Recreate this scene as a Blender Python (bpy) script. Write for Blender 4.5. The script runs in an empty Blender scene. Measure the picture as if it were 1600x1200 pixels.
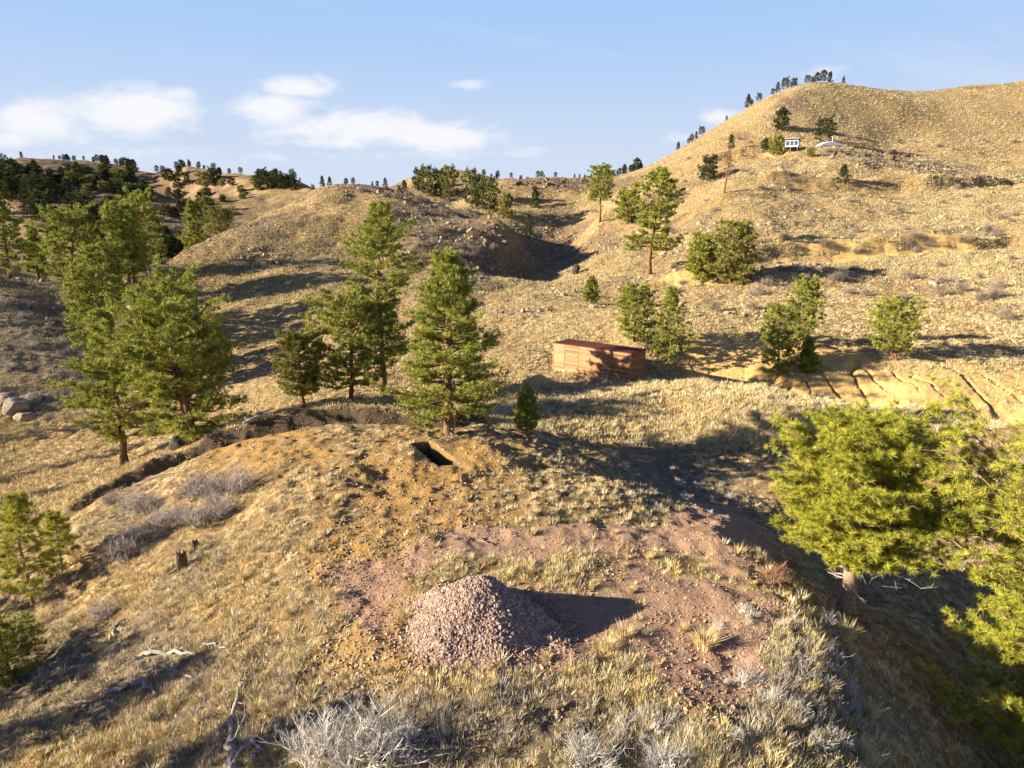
import bpy, math, random
import numpy as np
from math import radians as rad, sin, cos, tan, atan, atan2, pi
C = bpy.context
scene = C.scene
RS = np.random.RandomState

# ------------------------------------------------------------------ camera
F, CX, CY, HC = 1066.0, 800.0, 600.0, 12.0
PITCH = rad(13.5); CP, SP = cos(PITCH), sin(PITCH)
cam = bpy.data.cameras.new('camera'); camo = bpy.data.objects.new('camera', cam)
scene.collection.objects.link(camo); scene.camera = camo
camo.location = (0, 0, HC); camo.rotation_euler = (rad(90) - PITCH, 0, 0)
cam.sensor_width = 36; cam.lens = 36*F/1600; cam.clip_start = .1; cam.clip_end = 20000

# ------------------------------------------------------------------ sun, sky, exposure
SUN_EL, SUN_BEHIND = 17.0, 13.0          # degrees; the sun stands left and a little behind the camera
sv = np.array([-cos(rad(SUN_BEHIND))*cos(rad(SUN_EL)), -sin(rad(SUN_BEHIND))*cos(rad(SUN_EL)), sin(rad(SUN_EL))])
sun = bpy.data.lights.new('sun', 'SUN'); suno = bpy.data.objects.new('sun', sun)
scene.collection.objects.link(suno)
sun.energy = 5.0; sun.angle = rad(.5); sun.color = (1, .89, .70)
from mathutils import Vector
suno.rotation_euler = Vector(sv).to_track_quat('Z', 'Y').to_euler(); suno.location = (-60, -30, 60)
scene.view_settings.view_transform = 'Standard'; scene.view_settings.look = 'None'
scene.view_settings.exposure = 1.82; scene.view_settings.gamma = 1; scene.view_settings.use_curve_mapping = False
SKY_STRENGTH = .0515

def nn(nt, typ, **kw):
    n = nt.nodes.new(typ)
    for k, v in kw.items():
        if k.startswith('i_'):
            key = k[2:]
            n.inputs[int(key) if key.isdigit() else key.replace('_', ' ')].default_value = v
        else: setattr(n, k, v)
    return n
def L(nt, a, b): nt.links.new(a, b)
def mth(nt, op, a, b=None, c=None, clamp=False):
    n = nt.nodes.new('ShaderNodeMath'); n.operation = op; n.use_clamp = clamp
    for i, v in enumerate((a, b, c)):
        if v is None: continue
        if isinstance(v, (int, float)): n.inputs[i].default_value = v
        else: nt.links.new(v, n.inputs[i])
    return n.outputs[0]
def mix(nt, fac, a, b, bt='MIX'):
    n = nt.nodes.new('ShaderNodeMix'); n.data_type = 'RGBA'; n.blend_type = bt
    for i, v in ((0, fac), (6, a), (7, b)):
        if isinstance(v, (int, float)): n.inputs[i].default_value = v
        elif isinstance(v, tuple): n.inputs[i].default_value = (*v, 1) if len(v) == 3 else v
        else: nt.links.new(v, n.inputs[i])
    return n.outputs[2]
def ramp(nt, v, a, b):     # smoothstep a..b
    n = nn(nt, 'ShaderNodeMapRange', interpolation_type='SMOOTHSTEP'); L(nt, v, n.inputs[0])
    n.inputs[1].default_value = a; n.inputs[2].default_value = b
    return n.outputs[0]
def noise(nt, vec, scale, detail=3, rough=.55, dist=0):
    n = nn(nt, 'ShaderNodeTexNoise'); n.inputs['Scale'].default_value = scale; n.inputs['Detail'].default_value = detail
    n.inputs['Roughness'].default_value = rough; n.inputs['Distortion'].default_value = dist
    L(nt, vec, n.inputs['Vector']); return n.outputs[0]

w = bpy.data.worlds.new('World'); scene.world = w; w.use_nodes = True
nt = w.node_tree; nt.nodes.clear()
wo = nn(nt, 'ShaderNodeOutputWorld'); bg = nn(nt, 'ShaderNodeBackground'); L(nt, bg.outputs[0], wo.inputs[0])
sky = nn(nt, 'ShaderNodeTexSky', sky_type='NISHITA', sun_disc=False)
sky.sun_elevation = rad(SUN_EL); sky.sun_rotation = atan2(sv[0], sv[1]); sky.altitude = 2400; sky.air_density = 1.0; sky.dust_density = .6; sky.ozone_density = 2.2
tc = nn(nt, 'ShaderNodeTexCoord'); sx = nn(nt, 'ShaderNodeSeparateXYZ'); L(nt, tc.outputs['Generated'], sx.inputs[0])
yy = mth(nt, 'MAXIMUM', sx.outputs[1], .05)
U = mth(nt, 'DIVIDE', sx.outputs[0], yy); V = mth(nt, 'DIVIDE', sx.outputs[2], yy)
def pix_dir(px, py):
    u, v = (px-CX)/F, (CY-py)/F
    d = CP + v*SP
    return u/d, (-SP + v*CP)/d
cv = nn(nt, 'ShaderNodeCombineXYZ'); L(nt, U, cv.inputs[0]); L(nt, mth(nt, 'MULTIPLY', V, 2.2), cv.inputs[1])
n1 = noise(nt, cv.outputs[0], 13, 8, .62, .4); n2 = noise(nt, cv.outputs[0], 3.2, 4, .5)
blobs = [(190,175,120,36,1), (60,195,110,32,.9), (265,148,50,13,.75), (300,202,30,7,.6), (20,215,70,20,.8), (465,133,55,19,1), (430,170,70,22,1), (560,200,120,28,1), (690,215,90,22,.95),
         (520,222,90,12,.8), (740,132,50,9,.55), (400,245,60,9,.5), (640,240,260,14,.45), (200,240,260,16,.5), (1130,185,45,14,.7), (1060,215,50,12,.6), (1300,112,45,16,.45), (1450,128,40,9,.5), (820,240,60,14,.5)]
acc = None
for (px, py, a, b, s_) in blobs:
    u0, v0 = pix_dir(px, py)
    du = mth(nt, 'MULTIPLY', mth(nt, 'SUBTRACT', U, u0), F/a); dv = mth(nt, 'MULTIPLY', mth(nt, 'SUBTRACT', V, v0), F/b)
    r2 = mth(nt, 'ADD', mth(nt, 'MULTIPLY', du, du), mth(nt, 'MULTIPLY', dv, dv))
    g = mth(nt, 'MULTIPLY', mth(nt, 'EXPONENT', mth(nt, 'MULTIPLY', r2, -.8)), s_)
    acc = g if acc is None else mth(nt, 'MAXIMUM', acc, g)
dens = mth(nt, 'ADD', acc, mth(nt, 'MULTIPLY', mth(nt, 'SUBTRACT', n1, .5), 1.5))
cl = mth(nt, 'MULTIPLY', ramp(nt, dens, .24, .95), .95)
cv2 = nn(nt, 'ShaderNodeCombineXYZ'); L(nt, mth(nt, 'ADD', U, mth(nt, 'MULTIPLY', V, .9)), cv2.inputs[0]); L(nt, mth(nt, 'MULTIPLY', mth(nt, 'ADD', V, mth(nt, 'MULTIPLY', U, .12)), 7), cv2.inputs[1])
cir = mth(nt, 'MULTIPLY', ramp(nt, noise(nt, cv2.outputs[0], 1.7, 5, .55, .2), .5, .85), .3)
cl = mth(nt, 'MAXIMUM', cl, cir)
front = ramp(nt, sx.outputs[1], .1, .4)
cl = mth(nt, 'MULTIPLY', cl, front)
skyc = mix(nt, 1.0, sky.outputs[0], (.62, .72, 1.15), 'MULTIPLY')
low = mix(nt, ramp(nt, sx.outputs[2], .02, .30), (3.7, 4.15, 5.0), (2.1, 3.3, 5.2))
skyc = mix(nt, ramp(nt, sx.outputs[2], .28, .62), low, skyc)
col = mix(nt, cl, skyc, (5.3, 5.3, 5.45))
L(nt, col, bg.inputs[0]); bg.inputs[1].default_value = SKY_STRENGTH

# ------------------------------------------------------------------ numpy noise
def hsh(ix, iy, seed):
    h = (ix.astype(np.int64)*374761393 + iy.astype(np.int64)*668265263 + seed*974711) & 0xffffffff
    h = ((h ^ (h >> 13))*1274126177) & 0xffffffff
    return ((h ^ (h >> 16)) & 0xffff)/65535.0
def vn(x, y, seed=0):
    ix = np.floor(x); iy = np.floor(y); fx = x-ix; fy = y-iy
    fx = fx*fx*fx*(fx*(fx*6-15)+10); fy = fy*fy*fy*(fy*(fy*6-15)+10)
    a = hsh(ix, iy, seed); b = hsh(ix+1, iy, seed); c = hsh(ix, iy+1, seed); d = hsh(ix+1, iy+1, seed)
    return (a+(b-a)*fx)*(1-fy) + (c+(d-c)*fx)*fy - .5
def fbm(x, y, wl, oct=4, seed=0, gain=.5):
    s = 0; a = 1
    for o in range(oct):
        ca, sa = cos(o*1.1+seed), sin(o*1.1+seed)
        s = s + a*vn((x*ca-y*sa)/wl+17.3*o, (x*sa+y*ca)/wl-9.1*o, seed+o); wl = wl/2.03; a *= gain
    return s
def sstep(a, b, x):
    t = np.clip((x-a)/(b-a), 0, 1); return t*t*(3-2*t)

# ------------------------------------------------------------------ terrain
def world(px, py, Y=None, Z=None):
    u, v = (px-CX)/F, (CY-py)/F
    a = CP+v*SP; b = -SP+v*CP
    if Y is None: Y = (Z-HC)/b*a
    t = Y/a
    return (u*t, Y, HC+t*b)
def project(x, y, z):
    zc = y*CP-(z-HC)*SP; yc = y*SP+(z-HC)*CP
    zc = np.where(zc < .1, .1, zc)
    return CX+F*x/zc, CY-F*yc/zc
Q0 = 6.0
ctrl = []
def cz(*a):
    for px, py, Z in a: ctrl.append(world(px, py, Z=Z))
def cy(*a):
    for px, py, Y in a: ctrl.append(world(px, py, Y=Y))
# near knoll (height given)
cz((800,1200,0),(600,1200,-.4),(400,1200,-1.2),(200,1200,-2.2),(0,1200,-3.2),(1000,1200,0),(1200,1200,-.2),(1330,1200,-.8),(1450,1200,-3),(1600,1200,-5.8),
   (750,1000,0),(500,1000,-.4),(300,1000,-1.7),(150,1000,-3.2),(0,1000,-4.8),(1000,1000,0),(1150,1000,-.1),(1290,1000,-.6),(1400,1000,-3),(1500,1000,-4.8),(1600,1000,-6.0),
   (750,900,.1),(500,900,-.2),(350,900,-1.2),(200,900,-2.9),(50,940,-4.9),(0,900,-5.8),(1000,900,0),(1130,900,-.1),(1210,900,-.7),(1320,945,-3.6),(1450,900,-4.6),(1600,880,-5),
   (600,800,.2),(450,800,-.1),(350,800,-1.2),(230,800,-2.7),(110,810,-4.3),(800,800,.2),(950,810,.1),(1050,820,-.2),(1150,825,-.8),(1250,800,-4.6),(1400,800,-4.8),(1600,780,-4.6),
   (560,700,.1),(450,720,-.3),(380,720,-.9),(700,720,.15),(830,730,0),(930,760,-.3),(1050,745,-3.7),(1150,775,-4.2),(1200,740,-3.7),
   (700,672,-.4),(800,672,-1.2),(900,690,-2.3),(1000,700,-3.2),(1100,700,-3.3),(1250,700,-3.0),(1400,700,-2.8),(1600,700,-2.4),
   (1200,607,-1.9),(1100,597,-2.3),(1300,624,-1.7),(1400,640,-1.6),(1500,655,-1.6),(1620,672,-1.7),(1000,640,-2.4),(900,640,-2.6),(830,645,-2.4),
   (984,599,-2.95),(864,577,-2.9),(1010,596,-2.9),(600,637,-3.1),(700,640,-3.0),(545,630,-3.2),(475,634,-3.6),(400,660,-3.9),(310,692,-4.2),(250,700,-6.0),(193,724,-8.6),
   (60,820,-7.2),(0,850,-7.6),(0,790,-10.0),(100,745,-9.8),(0,730,-11.6),(100,690,-10.6),(0,680,-10.8))
cy((0,640,76),(120,635,77),(0,560,85),(110,560,88),(200,555,93),(180,500,107),(80,462,114),(0,440,114),(60,500,99),(-200,560,84),(-200,450,110),
   (400,600,78),(400,560,90),(470,560,86),(300,600,84),(250,480,112),(300,500,104),(400,500,104),(500,540,86),(560,540,84),(560,470,108),(500,440,118),(400,430,126),(300,440,125),(560,400,140),
   (640,560,74),(700,560,74),(800,560,73),(640,470,104),(700,470,104),(680,400,135),
   (210,437,118),(300,388,142),(400,338,170),(480,303,190),(560,288,200),(640,300,188),(740,338,166),(790,352,158),
   (745,385,150),(752,420,132),(800,420,152),(822,400,172),(775,456,113),(720,430,122),(835,443,126),(905,420,150),(870,400,186),(885,384,205),(945,385,172),(890,352,228),(800,380,185),(840,330,240),(935,338,205),(980,340,195),
   (830,278,290),(900,280,290),(780,282,290),(940,292,270),(700,262,370),(740,266,370),(650,283,360),
   (870,520,80),(900,490,90),(1000,540,73),(950,440,125),(1000,480,98),(1025,432,128),(1100,480,95),(1150,500,88),(1250,500,88),(1400,500,87),(1550,500,86),(1600,440,105),
   (1100,585,71),(1150,578,72),(1180,595,69),(1240,610,66),(1300,622,64),(1400,640,60.5),(1500,655,58),(1600,665,57),
   (1050,560,73),(1150,545,77),(1250,565,72),(1320,575,70),(1400,585,68),(1500,598,65),(1600,610,64),
   (1140,440,113),(1250,430,116),(1400,430,116),(1200,402,126),(1300,398,129),(1450,385,133),(1600,375,137),(1180,388,132),(1300,384,134),(1450,370,139),(1600,360,143),
   (1130,302,175),(1060,330,185),(1200,330,160),(1300,320,170),(1400,300,182),(1500,300,185),(1600,300,186),(1317,286,188),
   (1100,245,245),(1150,242,238),(1200,241,234),(1245,236,230),(1300,232,226),(1350,245,215),(1450,262,215),(1590,275,215),
   (1200,205,262),(1300,195,275),(1400,205,285),(1500,215,280),(1600,230,275),
   (1000,264,300),(1060,238,285),(1100,216,282),(1140,197,285),(1200,162,295),(1250,141,300),(1300,135,310),(1340,141,312),(1400,149,322),(1450,149,332),(1500,143,342),(1600,132,358),(1700,118,375),(1500,180,306),(1620,180,306),(1340,180,288),(1400,182,292),
   # far left
   (0,262,430),(60,260,430),(110,263,425),(170,285,400),(240,310,380),(330,345,330),(200,262,640),(150,256,640),(260,275,620),(290,264,560),(340,270,560),(400,275,520),(470,283,480),(100,300,370),(0,300,360),(200,330,330),
   (380,300,430),(440,295,430),(330,320,380),(0,335,300),(100,345,290),(200,365,270),(280,380,250))
# hidden ground (plan coordinates)
ctrl += [(-95,165,-9),(-115,185,-6),(-85,205,0),(-95,230,0),(-60,240,8),(-40,240,12),(-150,220,0),(-20,250,16),(10,230,12),(-10,300,22),
         (-5,55,-3.2),(0,48,-2.2),(25,62,-5.6),(32,60,-5.8),(18,66,-5.2),(42,54,-6),(60,50,-6),(12,70,-4.4),
         (-110,500,10),(60,420,15),(120,420,45),(230,500,40),(300,520,50),(-250,520,20),(0,480,5),(-160,700,5),(-400,800,0),(80,550,5),(-330,330,10),(-330,200,0),(-200,120,8),(-120,62,-6),(-130,100,4),(-60,20,-12),(-40,5,-9),(-20,-2,-5),(0,-4,-1.5),(10,-4,-1.5),(30,0,-9),(50,20,-11),(80,40,-9),(120,60,-5),(160,100,2),(200,140,14),(260,200,34),(330,280,58),(400,400,70),
         (0,6,-.2),(-8,6,-2.2),(8,6,-1.5)]
for s_ in np.linspace(-1.4, 1.4, 9):
    ctrl.append((s_*1006, 1000, -20)); ctrl.append((s_*3506, 3500, -80))
CT = np.array(ctrl); KL = .62
cs = CT[:, 0]/(CT[:, 1]+Q0); cq = KL*np.log(CT[:, 1]+Q0); cvv = (CT[:, 2]-HC)/(CT[:, 1]+Q0)
def phi(r2): return .5*r2*np.log(r2+1e-12)
n_ = len(CT)
A = np.zeros((n_+3, n_+3)); R2 = (cs[:, None]-cs[None])**2+(cq[:, None]-cq[None])**2
A[:n_, :n_] = phi(R2)+np.eye(n_)*2e-5; A[:n_, n_] = A[n_, :n_] = 1; A[:n_, n_+1] = A[n_+1, :n_] = cs; A[:n_, n_+2] = A[n_+2, :n_] = cq
WT = np.linalg.solve(A, np.r_[cvv, 0, 0, 0])
def tps(s, q):
    out = np.empty(len(s))
    for i in range(0, len(s), 20000):
        a = s[i:i+20000, None]-cs[None]; b = q[i:i+20000, None]-cq[None]
        out[i:i+20000] = phi(a*a+b*b)@WT[:n_]+WT[n_]+WT[n_+1]*s[i:i+20000]+WT[n_+2]*q[i:i+20000]
    return out
def grid_axis(n):
    # rows denser where the photo looks closest
    t = np.linspace(0, 1, 4000); lq = np.log(2.5)+(np.log(4500)-np.log(2.5))*t
    q = np.exp(lq); d = .25+1.0*np.exp(-((lq-np.log(32))/.75)**2)+.85*np.exp(-((lq-np.log(110))/.8)**2)+.35*(q < 600)*(q > 14)
    c = np.cumsum(d); c = (c-c[0])/(c[-1]-c[0])
    return np.interp(np.linspace(0, 1, n), c, lq)
NS, NQ = 1350, 1500
ts = np.linspace(-1, 1, NS); SA = 1.0*ts+.45*ts**5; QA = grid_axis(NQ)
# coarse TPS then cubic refinement
NSc, NQc = 300, 420
sc_ = np.linspace(-1.45, 1.45, NSc); qc_ = np.linspace(QA[0], QA[-1], NQc)
gs, gq = np.meshgrid(sc_, qc_)
coarse = tps(gs.ravel(), KL*gq.ravel()).reshape(NQc, NSc)
def cubic_w(x, x0, dx, n):
    f = (x-x0)/dx; i = np.clip(np.floor(f).astype(int), 1, n-3); t = f-i
    return i, np.stack([-.5*t+t*t-.5*t**3, 1-2.5*t*t+1.5*t**3, .5*t+2*t*t-1.5*t**3, -.5*t*t+.5*t**3])
ii, wi = cubic_w(SA, sc_[0], sc_[1]-sc_[0], NSc); jj, wj = cubic_w(QA, qc_[0], qc_[1]-qc_[0], NQc)
tmp = sum(coarse[:, ii+k-1]*wi[k][None] for k in range(4))
fine = sum(tmp[jj+k-1, :]*wj[k][:, None] for k in range(4))
GS, GQ = np.meshgrid(SA, np.exp(QA))
GX = GS*GQ; GY = GQ-Q0; GZ = HC+fine*GQ

def seg_dist(x, y, poly):
    """signed distance to a polyline (positive on its left side) and the fraction along it"""
    best = np.full(x.shape, 1e9); sg = np.zeros(x.shape); fr = np.zeros(x.shape); n = len(poly)-1
    for k in range(n):
        (ax, ay), (bx, by) = poly[k], poly[k+1]; dx, dy = bx-ax, by-ay; l2 = dx*dx+dy*dy
        t = np.clip(((x-ax)*dx+(y-ay)*dy)/l2, 0, 1); ex = x-ax-t*dx; ey = y-ay-t*dy; d = np.hypot(ex, ey)
        m = d < best; best = np.where(m, d, best); sg = np.where(m, np.sign(dx*ey-dy*ex), sg); fr = np.where(m, (k+t)/n, fr)
    return best*sg, fr
def W2(px, py, Z): a = world(px, py, Z=Z); return (a[0], a[1])
BERM = [W2(40,840,-6.3), W2(110,800,-5.0), W2(200,752,-4.0), W2(285,705,-3.0), W2(345,682,-2.1), W2(430,664,-1.4), W2(520,655,-1.0), W2(600,652,-.9), W2(700,655,-.9), W2(790,660,-1.6)]
def feature(x, y, z):
    """berms, pits, banks, road cuts, gullies in world metres; also returns the bare-cut mask"""
    cut = np.zeros(x.shape)
    near = (y < 90)
    sd, fr = seg_dist(x+fbm(x, y, 4.5, 4, 5)*.9, y+fbm(x, y, 4.5, 4, 6)*.9, BERM)
    amp = sstep(0, .12, fr)*(1-sstep(.93, 1, fr))*(.6+.5*sstep(.3, .45, fr))
    prof = np.where(sd > 0, np.exp(-(np.maximum(sd-.45, 0)/2.2)**2)*.75*sstep(-.1, .7, sd), 0) - .75*np.exp(-((sd+.75)/.8)**2)*(1-sstep(-.25, .45, sd))
    z = z+amp*prof*near
    shade_mask = amp*np.exp(-((sd+.25)/.85)**4)*1.2*near  # mask for the dark tint that stands in for shade on the berm face
    # test pit
    px0, py0 = W2(677, 711, .1); c, s_ = cos(rad(-58)), sin(rad(-58))
    a = (x-px0)*c+(y-py0)*s_; b = -(x-px0)*s_+(y-py0)*c
    e = np.maximum(np.abs(a)/1.8, np.abs(b)/.55)+fbm(x, y, .5, 2, 9)*.03
    z = z-1.5*(1-sstep(.93, 1.05, e))
    shade_mask = np.maximum(shade_mask, 1-sstep(1.0, 1.12, e)); cut = np.maximum(cut, .5*(1-sstep(1.1, 1.8, e)))  # same painted shade over the inside of the pit
    # spoil beside the pit
    z = z+.28*np.exp(-((a-.2)/1.6)**2-((b+1.7)/.8)**2)+.3*np.exp(-((x-px0-3.0)/1.0)**2-((y-py0-.3)/.9)**2)
    # earth mound and hummocks before the shed
    mx, my = W2(842, 598, -2.5); z = z+1.35*np.exp(-(((x-mx)/1.5)**2+((y-my)/1.3)**2)); cut = np.maximum(cut, .9*np.exp(-(((x-mx)/1.7)**2+((y-my)/1.5)**2)))
    for px_, py_, h, r in ((795,612,.9,1.6),(960,640,.5,1.6),(1040,640,.45,2.2),(1150,650,.5,2.4),(1000,660,.3,1.6),(900,628,.3,1.5),(1270,668,.5,2.6)):
        mx, my = W2(px_, py_, -2.5); z = z+h*np.exp(-(((x-mx)/(r*1.5))**2+((y-my)/r)**2))
    # gully behind the shelf: steep bank
    G = [world(1030,583,Y=70)[:2], world(1110,588,Y=69)[:2], world(1180,600,Y=66.5)[:2], world(1250,618,Y=63.5)[:2], world(1330,633,Y=60.5)[:2], world(1420,650,Y=57.5)[:2], world(1520,665,Y=55.5)[:2], world(1640,680,Y=54.5)[:2]]
    sd, fr = seg_dist(x, y, G)
    am = sstep(0, .15, fr)
    z = z-am*1.9*np.exp(-(sd/2.2)**2)+am*.9*sstep(3, 8, sd)*(1-sstep(14, 26, sd))
    bank = am*(sstep(0, 1.2, sd)*(1-sstep(9, 12.5, sd+fbm(x, y, 6, 3, 3)*3.5)))
    rill = np.abs(vn(x/1.7+fbm(x, y, 2, 2, 12)*.6, y/9, 77))*2
    z = z-bank*(.3+.8*fbm(x, y, 7, 2, 79))*np.exp(-(rill/.09)**2)+bank*fbm(x, y, 3.1, 5, 78, .6)*.3
    cut = np.maximum(cut, bank)
    # contour road and cuts on the right hill
    for P, h, wd, cs_ in (([(1000,452,118),(1120,432,116),(1180,408,123),(1260,396,129),(1350,390,131),(1450,378,135),(1600,368,139)], 1.5, 2.0, 1.0),
                       ([(1100,262,232),(1150,246,236),(1210,242,233),(1240,240,229)], 1.2, 2.5, .8),
                       ([(1180,300,185),(1260,291,187),(1340,288,189),(1450,285,192),(1600,272,212)], 1.6, 2.6, .35),
                       ([(1010,360,165),(1080,340,170),(1180,322,172)], .7, 2, .3)):
        pl = [world(a, b, Y=c_)[:2] for a, b, c_ in P]
        sd, fr = seg_dist(x+fbm(x, y, 7, 2, 21)*2, y+fbm(x, y, 7, 2, 22)*3, pl)
        am = sstep(0, .1, fr)*(1-sstep(.94, 1, fr))*(sd > -9)*(sd < 9)
        z = z+am*h*(sstep(0, wd*.7, sd)*np.exp(-np.maximum(sd-wd, 0)/2.5)-.6*np.exp(-((sd+wd)/wd)**2)*(sd < 0))
        brk = sstep(-.12, .12, fbm(x, y, 11, 3, 31))
        cut = np.maximum(cut, am*cs_*(1-sstep(wd*.7, wd*1.3, sd))*sstep(-wd*2.2, -wd*.6, sd)*(.35+.65*brk))
    # level pad under the shed
    sp_ = world(984, 599, Z=-2.98); t_ = rad(40); ux, uy = -cos(t_), sin(t_)
    a = (x-sp_[0])*ux+(y-sp_[1])*uy; b = (x-sp_[0])*uy*1.0-(y-sp_[1])*ux
    e = np.maximum(np.maximum(-a-.2, a-9.2), np.maximum(-b-.3, b-2.9)); e = np.maximum(e, 0)
    z = z+(-2.95-z)*(1-sstep(.1, 2.2, e))
    return z, cut, shade_mask
r_ = np.hypot(GX, GY)
# broad undulation, then finer relief that fades out where the mesh is too coarse to hold it
far = sstep(60, 160, GY)
calm = 1-.65*sstep(225, 290, GY)*(GX > 30)
z = GZ+fbm(GX, GY, 28, 3, 40)*1.6*far*calm+fbm(GX, GY, 9, 3, 41)*(.28+.9*far)*calm+np.abs(fbm(GX, GY, 22, 3, 52))*-1.7*sstep(90, 200, GY)*calm
z = z+fbm(GX, GY, 60, 4, 44)*5*sstep(260, 450, GY)
z, CUT, SHADE_TINT = feature(GX, GY, z)
z = z+SHADE_TINT*fbm(GX, GY, 1.1, 3, 47)*.2
z = z+fbm(GX, GY, 2.4, 3, 42)*(.22+.12*(GY < 50))*(r_ < 260)*(1-.6*np.exp(-(((GX-2.0)/6.5)**2+((GY-20.5)/4.5)**2)**1.5))
FLAT = 1-.75*np.exp(-(((GX-2.0)/6.5)**2+((GY-20.5)/4.5)**2)**1.5)-.8*np.exp(-(((GX-W2(677,711,.1)[0])/2)**2+((GY-W2(677,711,.1)[1])/2)**2))
FLAT = np.clip(FLAT, .15, 1)
dq = np.gradient(QA)[:, None]*GQ
for wl, am in ((1.1, .19), (.62, .19), (.33, .10), (.17, .05)):
    keep = 1-sstep(wl*.35, wl*.75, dq)
    v_ = vn(GX/wl, GY/wl, int(wl*100))
    z = z+am*keep*np.maximum(v_+.1, 0)*(1-.6*np.clip(CUT, 0, 1))*FLAT
GZ = z
_GZ = GZ
def hgt(x, y):
    x = np.asarray(x, float); y = np.asarray(y, float); q = np.maximum(y+Q0, 2.6); s = x/q
    fi = np.interp(s, SA, np.arange(NS)); fj = np.interp(np.log(q), QA, np.arange(NQ))
    i = np.minimum(fi.astype(int), NS-2); j = np.minimum(fj.astype(int), NQ-2); a = fi-i; b = fj-j
    return (GZ[j, i]*(1-a)+GZ[j, i+1]*a)*(1-b)+(GZ[j+1, i]*(1-a)+GZ[j+1, i+1]*a)*b
_Yr = np.exp(np.linspace(np.log(8), np.log(1500), 6000))
def at(px, py, ymin=0):
    """first point of the ground met by the sight line through a photo pixel, beyond distance ymin"""
    u, v = (px-CX)/F, (CY-py)/F; a = CP+v*SP; b = -SP+v*CP
    Y = _Yr[_Yr > ymin]; t = Y/a; zz = HC+t*b; g = hgt(u*t, Y); below = zz < g
    if not below.any(): k = int(np.argmin((zz-g)/Y))
    elif below[0]: k = int(np.argmax(~below)); k = k+int(np.argmax(below[k:])) if below[k:].any() else k
    else: k = int(np.argmax(below))
    return np.array([u*t[k], Y[k], g[k]])
GPX, GPY = project(GX, GY, GZ)
def ell(px, py, cx, cy, a, b, ang=0, p=2):
    c, s_ = cos(rad(ang)), sin(rad(ang)); dx = (px-cx)*c+(py-cy)*s_; dy = -(px-cx)*s_+(py-cy)*c
    return np.exp(-((dx/a)**2+(dy/b)**2)**(p/2))
def zones(px, py, y, x):
    n = fbm(x, y, 3.5, 4, 91); 
    near = (y < 45)
    red = np.zeros(x.shape)
    for e in ((1000,940,210,85,0),(700,870,110,40,-8),(900,850,260,28,-4),(1130,860,90,60,20),(760,1000,150,60,0),(1100,1010,110,70,20),(590,930,80,60,0)):
        red = np.maximum(red, ell(px, py, *e, 4))
    red = sstep(.25, .8, red+n*1.35*np.clip(red*4, 0, 1))*near
    bare = np.zeros(x.shape)
    for e in ((640,760,150,90,0),(560,860,110,80,0),(600,960,90,60,0),(420,700,120,30,-15),(700,720,120,30,0),(600,1020,130,40,0)):
        bare = np.maximum(bare, ell(px, py, *e, 4))
    bare = sstep(.25, .8, bare+n*.8)*near
    brush = np.zeros(x.shape)                  # dark rocky, brushy ground
    fr = (y >= 90)
    for e, k in (((700,350,110,40,15),1),((720,400,90,50,20),1),((840,410,90,40,-10),.9),((900,285,120,16,0),1),((880,370,80,40,0),.8),((640,300,110,16,5),.9),((1420,255,150,16,8),.8),((1310,240,60,10,0),.9),((530,310,70,16,-10),.6),((170,300,260,60,10),1.0),((280,350,80,50,20),.8),((1230,170,60,30,-30),.5)):
        brush = np.maximum(brush, ell(px, py, *e, 3)*k)
    n2 = fbm(x, y, 14, 4, 92)
    brush = sstep(.25, .75, brush+n2*.7)*fr
    sage = np.zeros(x.shape)
    for e, k in (((60,540,170,110,0),1),((1060,760,120,60,20),.7),((1250,1080,200,90,20),.8),((200,1080,380,150,0),.75),((420,900,260,130,0),.5),((700,1140,350,70,0),.8),((250,790,200,60,-20),.5)):
        sage = np.maximum(sage, ell(px, py, *e, 3)*k)
    sage = sstep(.2, .8, sage+n*.5)*(y < 135)
    brush = np.maximum(brush, .6*sstep(.18, .42, fbm(x, y, 13, 4, 94)-.1*(py > 430))*fr)
    return red, bare, brush, sage
RED, BARE, BRUSH, SAGE = zones(GPX, GPY, GY, GX)
CUT = np.clip(CUT, 0, 1)
BARE = np.maximum(BARE, CUT*(GY > 0))
SHADE_TINT = np.clip(SHADE_TINT, 0, 1)

# ------------------------------------------------------------------ mesh helpers
def mesh_np(name, V, Fc, smooth=False, attr=None):
    """mesh from a vertex array and one face array (all tris or all quads)"""
    V = np.asarray(V, np.float32); Fc = np.asarray(Fc, np.int32); k = Fc.shape[1]
    me = bpy.data.meshes.new(name)
    me.vertices.add(len(V)); me.vertices.foreach_set('co', V.ravel())
    me.loops.add(Fc.size); me.loops.foreach_set('vertex_index', Fc.ravel())
    me.polygons.add(len(Fc)); me.polygons.foreach_set('loop_start', np.arange(0, Fc.size, k, dtype=np.int32))
    me.polygons.foreach_set('loop_total', np.full(len(Fc), k, np.int32))
    me.polygons.foreach_set('use_smooth', np.full(len(Fc), smooth, bool))
    if attr is not None:
        for an, (vals) in attr.items():
            vals = np.asarray(vals, np.float32)
            if vals.ndim == 1: a = me.attributes.new(an, 'FLOAT', 'POINT'); a.data.foreach_set('value', vals)
            else: a = me.attributes.new(an, 'FLOAT_COLOR', 'POINT'); a.data.foreach_set('color', vals.ravel())
    me.update(calc_edges=True)
    return me
def link(name, me, mats, parent=None, loc=None, rz=0, scale=None):
    o = bpy.data.objects.new(name, me); scene.collection.objects.link(o)
    if me is not None and len(me.materials) == 0:
        for m in (mats if isinstance(mats, (list, tuple)) else [mats]): me.materials.append(m)
    if parent is not None: o.parent = parent
    if loc is not None: o.location = [float(v) for v in loc]
    if rz: o.rotation_euler = (0, 0, rz)
    if scale is not None: o.scale = (scale,)*3 if isinstance(scale, (int, float)) else scale
    return o
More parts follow.
